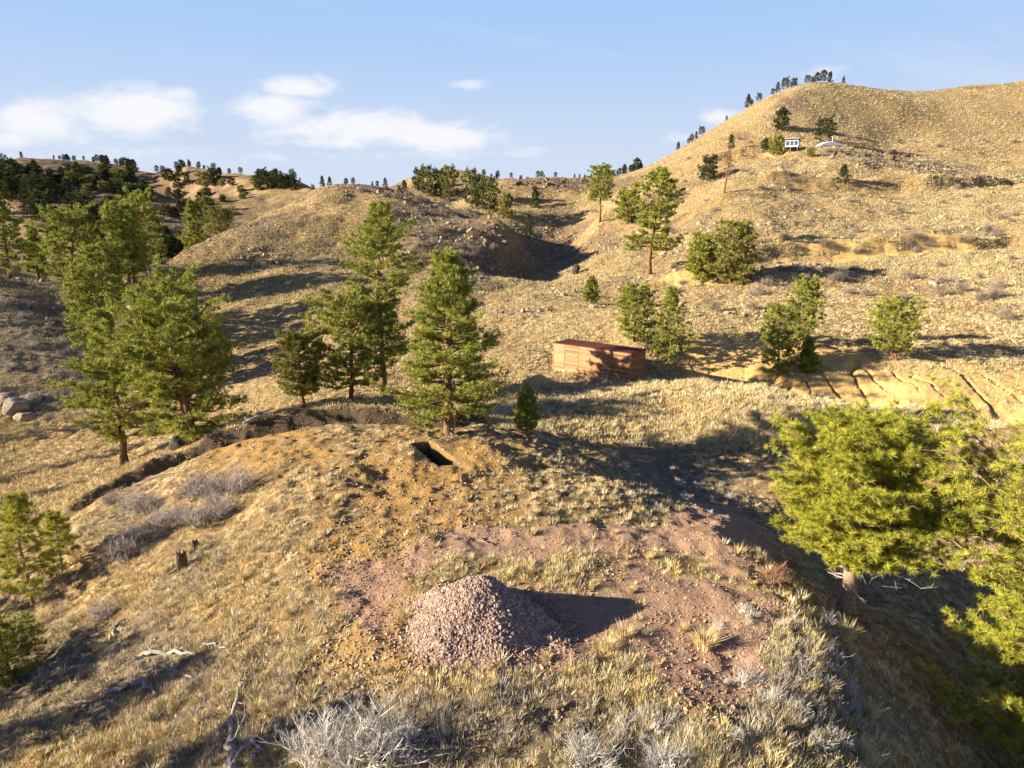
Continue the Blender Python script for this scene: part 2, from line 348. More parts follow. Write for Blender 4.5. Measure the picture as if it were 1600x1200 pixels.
def tag(o, label=None, cat=None, group=None, kind=None):
    if label: o['label'] = label
    if cat: o['category'] = cat
    if group: o['group'] = group
    if kind: o['kind'] = kind
    return o
def thing(name, label, cat, loc, rz=0, group=None, scale=None):
    o = bpy.data.objects.new(name, None); scene.collection.objects.link(o)
    o.location = [float(v) for v in loc]; o.rotation_euler = (0, 0, rz); o.empty_display_size = .2
    if scale is not None: o.scale = (scale,)*3 if isinstance(scale, (int, float)) else scale
    return tag(o, label, cat, group)
class MB:
    """collects pieces into one triangle mesh"""
    def __init__(s): s.v = []; s.f = []; s.t = []; s.n = 0
    def add(s, V, Fc, tint=None):
        V = np.asarray(V, float).reshape(-1, 3); Fc = np.asarray(Fc, int)
        if Fc.shape[1] == 4: Fc = np.concatenate([Fc[:, [0, 1, 2]], Fc[:, [0, 2, 3]]])
        s.v.append(V); s.f.append(Fc+s.n); s.n += len(V)
        s.t.append(np.full(len(V), .5) if tint is None else (np.full(len(V), float(tint)) if np.isscalar(tint) else np.asarray(tint)))
        return s
    def box(s, cx, cy_, cz_, sx_, sy_, sz_, rot=None, tint=None):
        V = np.array([[x, y, z] for x in (-.5, .5) for y in (-.5, .5) for z in (-.5, .5)])*[sx_, sy_, sz_]
        if rot is not None: V = V@np.asarray(rot).T
        return s.add(V+[cx, cy_, cz_], [[0,1,3,2],[4,6,7,5],[0,4,5,1],[2,3,7,6],[0,2,6,4],[1,5,7,3]], tint)
    def segs(s, P0, P1, R0, R1, k=4, tint=None):
        P0 = np.asarray(P0, float); P1 = np.asarray(P1, float); n = len(P0)
        if n == 0: return s
        d = P1-P0; d /= np.linalg.norm(d, axis=1)[:, None]+1e-9
        a = np.cross(d, np.where(np.abs(d[:, 2:3]) > .9, [[1, 0, 0]], [[0, 0, 1]])); a /= np.linalg.norm(a, axis=1)[:, None]+1e-9
        b = np.cross(d, a); th = np.arange(k)*2*pi/k
        ring = a[:, None]*np.cos(th)[None, :, None]+b[:, None]*np.sin(th)[None, :, None]
        V = np.concatenate([P0[:, None]+ring*np.asarray(R0).reshape(-1, 1, 1), P1[:, None]+ring*np.asarray(R1).reshape(-1, 1, 1)], 1)
        i = np.arange(k); j = (i+1) % k; f = np.stack([i, j, j+k, i+k], 1); f = np.concatenate([f[:, [0, 1, 2]], f[:, [0, 2, 3]]])
        Fc = (f[None]+(np.arange(n)*2*k)[:, None, None]).reshape(-1, 3)
        return s.add(V.reshape(-1, 3), Fc, None if tint is None else np.repeat(np.asarray(tint), 2*k))
    def tube(s, P, R, k=8, tint=None, cap=True):
        P = np.asarray(P, float); n = len(P); d = np.gradient(P, axis=0); d /= np.linalg.norm(d, axis=1)[:, None]+1e-9
        ref = np.array([1., 0, 0]) if abs(d[0, 2]) > .7 else np.array([0, 0, 1.])
        a = np.cross(d, ref); a /= np.linalg.norm(a, axis=1)[:, None]+1e-9; b = np.cross(d, a); th = np.arange(k)*2*pi/k
        V = P[:, None]+(a[:, None]*np.cos(th)[None, :, None]+b[:, None]*np.sin(th)[None, :, None])*np.asarray(R, float).reshape(-1, 1, 1)
        f = []
        for m in range(n-1):
            for i in range(k): f.append([m*k+i, m*k+(i+1) % k, (m+1)*k+(i+1) % k, (m+1)*k+i])
        s.add(V.reshape(-1, 3), f, tint)
        if cap:
            for r, c in ((V[0], P[0]), (V[-1], P[-1])): s.add(np.vstack([r, c]), [[i, (i+1) % k, k] for i in range(k)], tint)
        return s
    def build(s, name, mat, parent=None, smooth=False, **kw):
        me = mesh_np(name, np.concatenate(s.v), np.concatenate(s.f), smooth, {'tint': np.concatenate(s.t)})
        return link(name, me, mat, parent, **kw)

# ------------------------------------------------------------------ materials
def mat(name, build, rough=.9, spec=.2):
    m = bpy.data.materials.new(name); m.use_nodes = True; nt = m.node_tree; nt.nodes.clear()
    out = nn(nt, 'ShaderNodeOutputMaterial'); p = nn(nt, 'ShaderNodeBsdfPrincipled'); L(nt, p.outputs[0], out.inputs[0])
    p.inputs['Roughness'].default_value = rough; p.inputs['Specular IOR Level'].default_value = spec
    build(nt, p, out); return m
def obj_co(nt): return nn(nt, 'ShaderNodeTexCoord').outputs['Object']
def att(nt, name, o='Fac'): return nn(nt, 'ShaderNodeAttribute', attribute_name=name).outputs[o]
def bump(nt, p, h, strength=.5, dist=.05):
    b = nn(nt, 'ShaderNodeBump'); b.inputs['Strength'].default_value = strength; b.inputs['Distance'].default_value = dist
    L(nt, h, b.inputs['Height']); L(nt, b.outputs[0], p.inputs['Normal'])
def two(c0, c1, attname='tint', trans=0, nscale=None):
    def f(nt, p, out):
        fac = att(nt, attname)
        col = mix(nt, fac, c0, c1)
        if nscale: col = mix(nt, ramp(nt, noise(nt, obj_co(nt), nscale, 4), .35, .65), col, mix(nt, 1.0, col, (.55, .5, .48), 'MULTIPLY'))
        L(nt, col, p.inputs['Base Color'])
        if trans:
            t = nn(nt, 'ShaderNodeBsdfTranslucent'); L(nt, col, t.inputs[0]); m = nn(nt, 'ShaderNodeMixShader'); m.inputs[0].default_value = trans
            L(nt, p.outputs[0], m.inputs[1]); L(nt, t.outputs[0], m.inputs[2]); L(nt, m.outputs[0], out.inputs[0])
    return f
def ground_mat(nt, p, out):
    co = obj_co(nt)
    zn = nn(nt, 'ShaderNodeAttribute', attribute_name='zone'); zs = nn(nt, 'ShaderNodeSeparateColor'); L(nt, zn.outputs['Color'], zs.inputs[0])
    n_f = noise(nt, co, 9, 5, .7); n_m = noise(nt, co, 1.3, 4, .6); n_l = noise(nt, co, .12, 4, .6); n_c = noise(nt, co, 28, 3, .7)
    tus = ramp(nt, noise(nt, co, 1.9, 3, .65), .47, .64)
    soil = mix(nt, ramp(nt, n_m, .35, .65), (.25, .15, .06), (.165, .10, .05))
    straw = mix(nt, ramp(nt, n_f, .3, .7), (.54, .43, .23), (.40, .30, .14))
    straw = mix(nt, mth(nt, 'MULTIPLY', ramp(nt, n_l, .42, .62), .65), straw, (.35, .25, .105))
    straw = mix(nt, mth(nt, 'MULTIPLY', ramp(nt, noise(nt, co, .045, 5, .65), .5, .62), .5), straw, (.60, .50, .29))
    base = mix(nt, mth(nt, 'ADD', .1, mth(nt, 'MULTIPLY', tus, .85)), soil, straw)
    brown = mix(nt, ramp(nt, n_m, .4, .6), (.19, .12, .07), (.10, .075, .05))
    base = mix(nt, mth(nt, 'MULTIPLY', zs.outputs[2], .85), base, brown)
    sage = mix(nt, ramp(nt, n_f, .35, .65), (.22, .19, .13), (.13, .10, .065))
    base = mix(nt, mth(nt, 'MULTIPLY', zn.outputs['Alpha'], .75), base, sage)
    ochre = mix(nt, ramp(nt, n_f, .35, .65), (.40, .235, .075), (.27, .155, .055))
    ochre = mix(nt, ramp(nt, n_m, .45, .75), ochre, (.33, .215, .10))
    base = mix(nt, zs.outputs[1], base, ochre)
    redc = mix(nt, ramp(nt, n_c, .3, .7), (.43, .27, .175), (.28, .175, .115))
    redc = mix(nt, ramp(nt, n_m, .5, .75), redc, (.42, .28, .18))
    base = mix(nt, mth(nt, 'MULTIPLY', zs.outputs[0], .9), base, redc)
    cutc = mix(nt, ramp(nt, n_m, .35, .7), (.60, .39, .14), (.48, .31, .13))
    base = mix(nt, ramp(nt, att(nt, 'cut'), .25, .8), base, cutc)
    base = mix(nt, att(nt, 'painted_shade'), base, (.07, .052, .036))  # shade put into the ground colour on berm face and pit
    L(nt, base, p.inputs['Base Color'])
    bump(nt, p, mth(nt, 'ADD', mth(nt, 'MULTIPLY', n_f, 1.0), mth(nt, 'MULTIPLY', n_c, .5)), .9, .12)
M = {}
M['ground'] = mat('ground', ground_mat, 1, .05)
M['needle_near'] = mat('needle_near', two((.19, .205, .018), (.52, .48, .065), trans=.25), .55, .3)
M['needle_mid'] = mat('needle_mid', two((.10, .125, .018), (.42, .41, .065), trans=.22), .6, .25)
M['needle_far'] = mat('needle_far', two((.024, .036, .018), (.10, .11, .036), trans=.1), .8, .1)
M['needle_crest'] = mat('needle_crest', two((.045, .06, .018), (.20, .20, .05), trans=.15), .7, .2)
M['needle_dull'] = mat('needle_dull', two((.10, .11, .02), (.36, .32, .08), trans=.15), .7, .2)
M['bark'] = mat('bark', two((.16, .09, .05), (.26, .15, .085), nscale=14), .95, .1)
M['bark_pale'] = mat('bark_pale', two((.26, .17, .11), (.44, .32, .22), nscale=16), .95, .1)
M['dead'] = mat('dead_wood', two((.20, .175, .155), (.44, .39, .34), nscale=24), .9, .1)
M['twig'] = mat('twig', two((.22, .185, .17), (.46, .40, .37)), .9, .1)
M['twig_red'] = mat('twig_red', two((.22, .11, .06), (.42, .25, .15)), .9, .1)
M['straw'] = mat('straw', two((.42, .30, .12), (.74, .60, .34), trans=.25), .8, .2)
M['grass'] = mat('grass_cover', lambda nt, p, out: (L(nt, nn(nt, 'ShaderNodeAttribute', attribute_name='col').outputs['Color'], p.inputs['Base Color'])), .9, .1)
M['rock'] = mat('rock', two((.16, .12, .085), (.42, .34, .25), nscale=6), .9, .2)
M['rubble'] = mat('rubble', lambda nt, p, out: (L(nt, nn(nt, 'ShaderNodeAttribute', attribute_name='col').outputs['Color'], p.inputs['Base Color'])), .9, .2)

# ------------------------------------------------------------------ the ground sheet
idx = np.arange(NS*NQ).reshape(NQ, NS)
quads = np.stack([idx[:-1, :-1], idx[:-1, 1:], idx[1:, 1:], idx[1:, :-1]], -1).reshape(-1, 4)
zone = np.stack([RED, BARE, BRUSH, SAGE], -1).reshape(-1, 4)
gm = mesh_np('ground', np.stack([GX, GY, GZ], -1).reshape(-1, 3), quads, True, {'zone': zone, 'cut': CUT.ravel(), 'painted_shade': np.clip(SHADE_TINT, 0, .95).ravel()})
go = link('ground', gm, M['ground']); tag(go, kind='structure')

# ------------------------------------------------------------------ trees
def unit(v): return v/(np.linalg.norm(v, axis=-1, keepdims=True)+1e-9)
def needles(mb, cen, dirn, n, Ln, wd, rng, spread=.9, tl=.35):
    """starbursts of needles at cen, leaning along dirn"""
    m = len(cen)
    d = unit(rng.normal(size=(m, n, 3))*spread+dirn[:, None]*.75)
    side = unit(np.cross(d, rng.normal(size=(m, n, 3))))
    ln = Ln*rng.uniform(.6, 1.1, (m, n, 1)); st = cen[:, None]+d*ln*.12
    wv = side*wd*.5
    V = np.stack([st-wv, st+wv, st+d*ln], 2).reshape(-1, 3)
    t = np.clip(rng.uniform(.15, .85, (m, 1, 1))+rng.uniform(-.25, .25, (m, n, 1)), 0, 1)
    mb.add(V, np.arange(m*n*3).reshape(-1, 3), np.broadcast_to(t, (m, n, 3)).reshape(-1))
PROF = {'cone': lambda t: (1-t)**.75*min(1, .55+t*3), 'round': lambda t: math.sqrt(max(.02, 1-((t-.42)/.6)**2)), 'layer': lambda t: (.8+.28*sin(t*11+1))*(1.03-t**2.4)**.6*min(1, .7+t),
        'broad': lambda t: math.sqrt(max(.03, 1-((t-.5)/.56)**2))*(.8+.2*sin(t*13)), 'bush': lambda t: math.sqrt(max(.04, 1-((t-.3)/.72)**2))}
def pine_meshes(seed, H, R, base=.25, nb=60, prof='cone', nbl=9, tufts=2, nn_=16, Ln=.24, wd=.03, droop=.1, trunk_r=.2, lean=(0, 0), gap=.15, dead_low=6, spread=.9, forks=1, sides=6, lobes=.25, dead_top=0, dead_len=1.0):
    """trunk with limbs, and a crown of needle bursts, built around the origin"""
    rng = RS(seed); wood = MB(); crown = MB(); deads = []
    K = 14; tt = np.linspace(0, 1, K)
    for fk in range(forks):
        fo = np.array([rng.normal()*R*.4, rng.normal()*R*.3]) if forks > 1 else np.zeros(2)
        Hk = H*(1 if fk == 0 else rng.uniform(.75, .95))
        wob = np.cumsum(rng.normal(0, H*.006, (K, 2)), 0)*1.0; wob[0] = 0
        P = np.stack([wob[:, 0]+lean[0]*H*tt**1.3+fo[0]*tt**.6, wob[:, 1]+lean[1]*H*tt**1.3+fo[1]*tt**.6, Hk*tt-.3*(tt == 0)], 1)
        rad_ = trunk_r*(1-tt)**.8*(.8 if forks > 1 else 1)+.015+trunk_r*.45*np.exp(-tt*22)
        wood.tube(P, rad_, sides+2, None)
        lob = rng.uniform(-lobes, lobes, 8)
        a0 = rng.uniform(0, 6.28); P0 = []; P1 = []; R0 = []; R1 = []; TC = []; TD = []; NB = nb//forks
        for i in range(NB):
            t = base+(1-base)*((i+.5+rng.uniform(-.4, .4))/NB)**.9; u = (t-base)/(1-base)
            if t > .99: t = .985; u = .98
            az = a0+i*2.39996+rng.normal()*.3
            if rng.rand() < gap*(1.2-u): continue
            ln = max(.12*R, R*PROF[prof](u)*(1+lob[int((az % 6.28)/6.29*8)])*rng.uniform(.62, 1.08))
            o = np.array([np.interp(t, tt, P[:, k]) for k in range(3)])
            up = -droop+(.75*u**1.5)+rng.normal()*.1
            h = np.array([cos(az), sin(az), 0]); k5 = np.linspace(0, 1, 5)[:, None]
            curve = o+h*ln*k5*(1-.08*k5)+np.array([0, 0, 1])*ln*(up*k5+.22*k5**2.2)
            curve[1:] += rng.normal(0, ln*.03, (4, 3))
            br = max(.012, trunk_r*.32*(1-t)**.5+.01)*min(1, ln/R+.3)
            P0 += list(curve[:-1]); P1 += list(curve[1:]); rr = br*np.array([1, .8, .6, .4, .22]); R0 += list(rr[:-1]); R1 += list(rr[1:])
            m = max(3, int(nbl*(.4+.6*ln/R)))
            for b in range(m):
                f = rng.uniform(.25, 1) if b else 1.0
                c = np.array([np.interp(f, k5[:, 0], curve[:, k]) for k in range(3)])
                sgn = 1 if b % 2 else -1; an = az+sgn*rng.uniform(.35, 1.2)*(1 if b else 0)
                bl = ln*rng.uniform(.16, .38)*(1.15-.5*f)+.12
                d = unit(np.array([cos(an), sin(an), rng.uniform(-.05, .55)])); e = c+d*bl
                P0.append(c); P1.append(e); R0.append(br*.22+.004); R1.append(.004)
                for q in range(tufts):
                    g = 1-q*.33*rng.uniform(.7, 1.2); TC.append(c+(e-c)*g+rng.normal(0, Ln*.2, 3)); TD.append(unit(d+np.array([0, 0, .45])))
        wood.segs(P0, P1, R0, R1, 4)
        if len(TC): needles(crown, np.array(TC), np.array(TD), nn_, Ln, wd, rng, spread)
        # bare dead limbs under the crown
        for i in range(dead_low+dead_top):
            t = rng.uniform(base*.35, base*1.15) if i < dead_low else rng.uniform(.86, 1.0); az = rng.uniform(0, 6.28); ln = R*(rng.uniform(.25, .8)*dead_len if i < dead_low else rng.uniform(.2, .35))
            dead = MB(); deads.append(dead)
            o = np.array([np.interp(t, tt, P[:, k]) for k in range(3)]); c = o; d = np.array([cos(az), sin(az), -.25 if i < dead_low else .6])
            for s_ in range(5):
                e = c+unit(d)*ln/5; dead.segs([c], [e], [.03*(1-s_/6)*trunk_r/.2], [.03*(1-(s_+1)/6)*trunk_r/.2], 4)
                for z_ in range(2):
                    dd = unit(d+rng.normal(0, .7, 3)); dead.segs([e], [e+dd*ln*.22], [.012], [.004], 3); dead.segs([e+dd*ln*.12], [e+dd*ln*.12+unit(dd+rng.normal(0, .8, 3))*ln*.14], [.007], [.003], 3)
                c = e; d = d+rng.normal(0, .22, 3)
    return wood, crown, deads
def pine(name, label, cat, loc, needle='needle_mid', group=None, deadwood=True, rz=0, **kw):
    wood, crown, dead = pine_meshes(**kw)
    t = thing(name, label, cat, loc, rz, group)
    if loc[1] > 52:
        for d_ in dead: wood.add(np.concatenate(d_.v), np.concatenate(d_.f), np.concatenate(d_.t))
        dead = []
    wood.build('trunk', M['bark_pale' if needle == 'needle_near' else 'bark'], t, True); crown.build('crown', M[needle], t)
    for d_ in dead: d_.build('dead_branch', M['dead'], t)
    return t
def g(px, py, ymin=0, dz=-.05):
    p = at(px, py, ymin); return (p[0], p[1], p[2]+dz)
def gy(px, py, Y, dz=-.05):
    X = world(px, py, Y=Y)[0]; return (X, Y, float(hgt(X, Y))+dz)

# --- big pines of the middle ground
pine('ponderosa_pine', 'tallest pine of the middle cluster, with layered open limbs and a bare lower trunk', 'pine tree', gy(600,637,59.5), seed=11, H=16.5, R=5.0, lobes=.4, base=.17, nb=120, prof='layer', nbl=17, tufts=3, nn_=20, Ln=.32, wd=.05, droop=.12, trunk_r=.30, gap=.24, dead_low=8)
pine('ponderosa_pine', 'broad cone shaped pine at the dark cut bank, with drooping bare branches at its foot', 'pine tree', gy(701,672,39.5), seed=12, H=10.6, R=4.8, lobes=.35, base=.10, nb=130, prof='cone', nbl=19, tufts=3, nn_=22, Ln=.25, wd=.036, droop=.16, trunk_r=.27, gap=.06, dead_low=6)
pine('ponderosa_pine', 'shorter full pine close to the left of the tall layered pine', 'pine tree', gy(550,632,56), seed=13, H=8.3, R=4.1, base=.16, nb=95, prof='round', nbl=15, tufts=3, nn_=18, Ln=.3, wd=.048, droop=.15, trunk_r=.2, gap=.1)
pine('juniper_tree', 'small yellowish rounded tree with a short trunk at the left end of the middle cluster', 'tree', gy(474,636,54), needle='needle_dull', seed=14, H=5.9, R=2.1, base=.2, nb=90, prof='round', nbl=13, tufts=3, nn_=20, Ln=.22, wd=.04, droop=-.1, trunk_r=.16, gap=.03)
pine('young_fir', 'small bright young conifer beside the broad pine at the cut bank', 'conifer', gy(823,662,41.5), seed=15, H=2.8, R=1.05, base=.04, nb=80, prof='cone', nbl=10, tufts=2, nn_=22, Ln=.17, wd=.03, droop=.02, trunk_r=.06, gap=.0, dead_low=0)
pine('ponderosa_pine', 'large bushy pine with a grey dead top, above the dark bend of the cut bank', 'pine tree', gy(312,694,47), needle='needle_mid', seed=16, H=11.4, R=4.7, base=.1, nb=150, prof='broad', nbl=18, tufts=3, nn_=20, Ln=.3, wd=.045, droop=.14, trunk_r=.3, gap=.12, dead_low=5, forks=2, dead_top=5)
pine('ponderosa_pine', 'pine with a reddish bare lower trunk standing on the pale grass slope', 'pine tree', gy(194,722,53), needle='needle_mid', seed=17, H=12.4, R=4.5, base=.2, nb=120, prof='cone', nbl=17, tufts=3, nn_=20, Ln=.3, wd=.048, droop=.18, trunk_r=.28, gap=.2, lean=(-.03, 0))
# --- beyond the left cluster
pine('ponderosa_pine', 'rounded pine with a forked pale trunk alone on the shaded sage slope', 'pine tree', gy(122,478,112), seed=18, H=13.6, R=5.2, base=.2, nb=80, prof='round', nbl=12, tufts=2, nn_=20, Ln=.5, wd=.1, trunk_r=.34, gap=.12, droop=.05)
pine('ponderosa_pine', 'pine rising behind the left cluster, its crown leaning to the left', 'pine tree', gy(172,520,100), seed=19, H=12.4, R=4.0, base=.15, nb=80, prof='round', nbl=11, tufts=2, nn_=20, Ln=.5, wd=.1, trunk_r=.28, gap=.12)
pine('ponderosa_pine', 'taller pine with a flat rounded top behind the left leaning pine', 'pine tree', gy(208,485,112), seed=20, H=15.0, R=3.4, base=.3, nb=80, prof='round', nbl=11, tufts=2, nn_=20, Ln=.5, wd=.1, trunk_r=.3, gap=.12)
pine('ponderosa_pine', 'dense dark pine at the left edge on the shaded slope', 'pine tree', gy(18,445,122), seed=21, H=14.5, R=4.8, base=.1, nb=80, prof='cone', nbl=12, tufts=2, nn_=20, Ln=.5, wd=.1, trunk_r=.3)
pine('ponderosa_pine', 'slim dark pine just right of the dense pine at the left edge', 'pine tree', gy(60,432,128), seed=22, H=9.5, R=3.0, base=.1, nb=60, prof='cone', nbl=10, tufts=2, nn_=20, Ln=.5, wd=.1, trunk_r=.25)
pine('ponderosa_pine', 'upright green pine standing behind the spur, above the far left valley', 'pine tree', gy(307,392,175), seed=23, H=15.5, R=4.1, base=.05, nb=75, prof='cone', nbl=11, tufts=2, nn_=18, Ln=.55, wd=.13, trunk_r=.3)
pine('juniper_tree', 'broad dull green bush like tree just right of the upright pine behind the spur', 'tree', gy(345,378,168), needle='needle_dull', seed=24, H=6.5, R=4.2, base=.02, nb=60, prof='bush', nbl=11, tufts=2, nn_=18, Ln=.5, wd=.12, trunk_r=.2)
pine('juniper_tree', 'small olive green juniper on the left end of the lit spur', 'tree', gy(246,402,140), needle='needle_dull', seed=25, H=4.8, R=1.9, base=.02, nb=50, prof='bush', nbl=9, tufts=2, nn_=12, Ln=.35, wd=.06, trunk_r=.15)
for sd_, px_, Y_, H_ in ((76,243,126,13),(77,226,117,12),(71,232,80,9.5),(72,285,88,10),(73,335,84,7.5),(74,150,92,10.5),(75,262,98,10)):
    pine('ponderosa_pine', {76:'dark pine standing right beside the taller flat topped pine',77:'dark pine in front of and below the taller flat topped pine',71:'pine hidden behind the bushy dead topped pine, lowest in the valley',72:'pine standing in the valley behind the dead topped pine, tallest there',73:'short pine in the valley just right of the dead topped pine',74:'pine on the valley floor below the left leaning pine',75:'pine farthest back in the valley behind the dead topped pine'}[sd_], 'pine tree', gy(px_, 560, Y_), seed=sd_, H=H_, R=H_*.3, base=.12, nb=80, prof='cone' if sd_ % 2 else 'round', nbl=11, tufts=2, nn_=20, Ln=.42, wd=.08, trunk_r=.22, droop=.1)
# --- near left
pine('young_pine', 'bright young pine with a thin visible stem on the lower left slope', 'pine tree', g(52,946), needle='needle_near', seed=26, H=5.3, R=1.5, base=.16, nb=60, prof='cone', nbl=11, tufts=2, nn_=34, Ln=.2, wd=.02, droop=.0, trunk_r=.07, gap=.08, dead_low=5)
pine('young_pine', 'smaller young pine close behind the bright one on the lower left slope', 'pine tree', gy(98,900,29.5), needle='needle_near', seed=27, H=3.0, R=.85, base=.2, nb=36, prof='cone', nbl=9, tufts=2, nn_=32, Ln=.18, wd=.02, trunk_r=.05, gap=.08, dead_low=3)
pine('juniper_bush', 'low dark evergreen bush at the left edge, in the shade below the young pine', 'bush', gy(8,1030,22), needle='needle_mid', seed=28, H=1.7, R=1.3, base=.02, nb=50, prof='bush', nbl=10, tufts=2, nn_=26, Ln=.16, wd=.022, trunk_r=.06, gap=.0, dead_low=0)
# --- right foreground
pine('ponderosa_pine', 'bright pine at the right with short leaning trunk and bare grey lower branches', 'pine tree', g(1322,950), needle='needle_near', seed=31, H=6.6, R=2.65, base=.3, nb=130, lobes=.22, prof='round', nbl=17, tufts=3, nn_=60, Ln=.23, wd=.017, droop=.08, trunk_r=.26, gap=.04, spread=.62, dead_low=8, dead_len=1.5, lean=(.06, .04), sides=8)
pine('ponderosa_pine', 'bright yellow green pine cut off by the right edge of the frame', 'pine tree', gy(1695,1150,18.6), needle='needle_near', seed=32, H=11.6, R=5.0, lobes=.3, base=.06, nb=215, prof='broad', nbl=18, tufts=3, nn_=56, Ln=.24, wd=.018, spread=.62, droop=.1, trunk_r=.28, gap=.05, dead_low=4, sides=8)
# --- by the shed and along the bank
for sd_, px_, py_, Y_, top, R_, lb in ((41,925,474,102,433,1.3,'small lone conifer on the pale slope above the shed'), (42,978,462,108,442,.95,'smallest conifer between the lone conifer and the big leaning pine'),
        (43,990,545,74,465,1.85,'dense pine behind the shed, the left one of two'), (44,1046,558,72,447,2.3,'dense pine behind the shed, the right and taller one of two'),
        (45,1214,578,69,470,1.9,'rounded dense pine in the group of three above the eroded bank, its left trunk'), (46,1250,566,73,465,1.6,'tall dense pine at the back of the group of three above the eroded bank'),
        (47,1262,582,68.5,530,1.1,'small young pine in front of the group of three above the eroded bank')):
    b_ = gy(px_, py_, Y_); H_ = (py_-top)/F*(b_[1]*CP+(HC-b_[2])*SP)*1.02
    pine('young_pine', lb, 'pine tree', b_, seed=sd_, H=H_, R=R_, base=.06, nb=75, prof='cone' if sd_ in (41,42,44,47) else 'round', nbl=10, tufts=2, nn_=22, Ln=.26, wd=.052, droop=0, trunk_r=.1, gap=.02, dead_low=2)
pine('young_pine', 'pine with two thin trunks alone above the eroded bank, left of the long shade', 'pine tree', gy(1400,582,69), seed=48, H=6.0, R=2.4, base=.14, nb=85, prof='round', nbl=10, tufts=2, nn_=20, Ln=.27, wd=.052, droop=0, trunk_r=.13, gap=.05, forks=2, dead_low=3)
pine('ponderosa_pine', 'large old pine with crooked leaning trunk and ragged crown on the slope above the shed', 'pine tree', gy(1014,436,128), seed=49, H=18.5, R=5.2, base=.22, nb=85, prof='layer', nbl=14, tufts=2, nn_=20, Ln=.5, wd=.11, droop=.1, trunk_r=.42, gap=.22, lean=(.1, 0), lobes=.4)
pine('juniper_tree', 'wide olive green tree right of the crooked leaning pine', 'tree', gy(1142,445,112), needle='needle_dull', seed=50, H=9.4, R=3.7, base=.03, nb=85, prof='bush', nbl=12, tufts=2, nn_=20, Ln=.45, wd=.1, trunk_r=.25)
pine('pine_tree', 'dark upright pine between the crooked pine and the wide olive tree', 'pine tree', gy(1096,424,116), seed=51, H=7.6, R=2.5, base=.05, nb=65, prof='round', nbl=11, tufts=2, nn_=20, Ln=.45, wd=.1, trunk_r=.2)
pine('ponderosa_pine', 'flat topped pine with a long bare trunk at the head of the shaded gully', 'pine tree', gy(937,340,198), seed=52, H=14.2, R=4.4, base=.42, nb=60, prof='round', nbl=11, tufts=2, nn_=18, Ln=.55, wd=.13, trunk_r=.32, gap=.1)
pine('pine_tree', 'rounded dark pine just right of the flat topped pine at the gully head', 'pine tree', gy(981,338,192), seed=53, H=8.4, R=3.6, base=.05, nb=60, prof='bush', nbl=10, tufts=2, nn_=18, Ln=.55, wd=.13, trunk_r=.3)
# --- bare snag on the right hill
sn = MB(); rng = RS(7); K = 12; tt = np.linspace(0, 1, K); P = np.stack([np.sin(tt*3)*.3+tt*.5, tt*0, tt*12.5], 1); sn.tube(P, .22*(1-tt)+.03, 7)
for i in range(46):
    t = rng.uniform(.25, .99); az = rng.uniform(0, 6.28); o = np.array([np.interp(t, tt, P[:, k]) for k in range(3)]); ln = (1.15-t)*2.6*rng.uniform(.5, 1.1); d = unit(np.array([cos(az), sin(az), rng.uniform(-.1, .7)]))
    e = o+d*ln*.6; sn.segs([o], [e], [.07], [.04], 4)
    for q in range(4): sn.segs([e-d*ln*.15*q], [e-d*ln*.15*q+unit(d+rng.normal(0, .6, 3))*ln*.5], [.035], [.015], 3)
tag(sn.build('dead_tree', M['bark'], None, True, loc=g(1131,302,140)), 'bare dead tree with thin branches standing on the right hillside', 'dead tree')

# --- distant trees: a few meshes shared by many
FARM = []
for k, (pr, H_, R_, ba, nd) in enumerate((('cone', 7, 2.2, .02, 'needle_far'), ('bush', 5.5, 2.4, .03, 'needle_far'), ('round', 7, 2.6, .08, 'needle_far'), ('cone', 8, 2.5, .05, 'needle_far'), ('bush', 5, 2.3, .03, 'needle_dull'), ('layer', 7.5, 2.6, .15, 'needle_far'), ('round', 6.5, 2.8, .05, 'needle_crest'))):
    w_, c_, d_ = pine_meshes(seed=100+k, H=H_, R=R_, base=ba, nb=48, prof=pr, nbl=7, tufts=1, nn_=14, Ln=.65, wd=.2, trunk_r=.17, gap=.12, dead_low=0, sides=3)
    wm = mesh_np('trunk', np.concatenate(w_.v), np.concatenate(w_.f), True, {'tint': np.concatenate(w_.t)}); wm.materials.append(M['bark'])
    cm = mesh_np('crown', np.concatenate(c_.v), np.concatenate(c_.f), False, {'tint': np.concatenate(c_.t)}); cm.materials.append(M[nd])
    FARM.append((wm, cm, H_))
frng = RS(500)
def far_tree(k, loc, H_, label, group=None, name='distant_pine', wide=1.0, cat='tree'):
    wm, cm, h0 = FARM[k]; s_ = H_/h0
    t = thing(name, label, cat, loc, frng.uniform(0, 6.28), group, (s_*wide, s_*wide, s_))
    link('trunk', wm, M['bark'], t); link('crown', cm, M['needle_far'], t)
    return t
def hpx(loc, n): return n/F*(loc[1]*CP+(HC-loc[2])*SP)
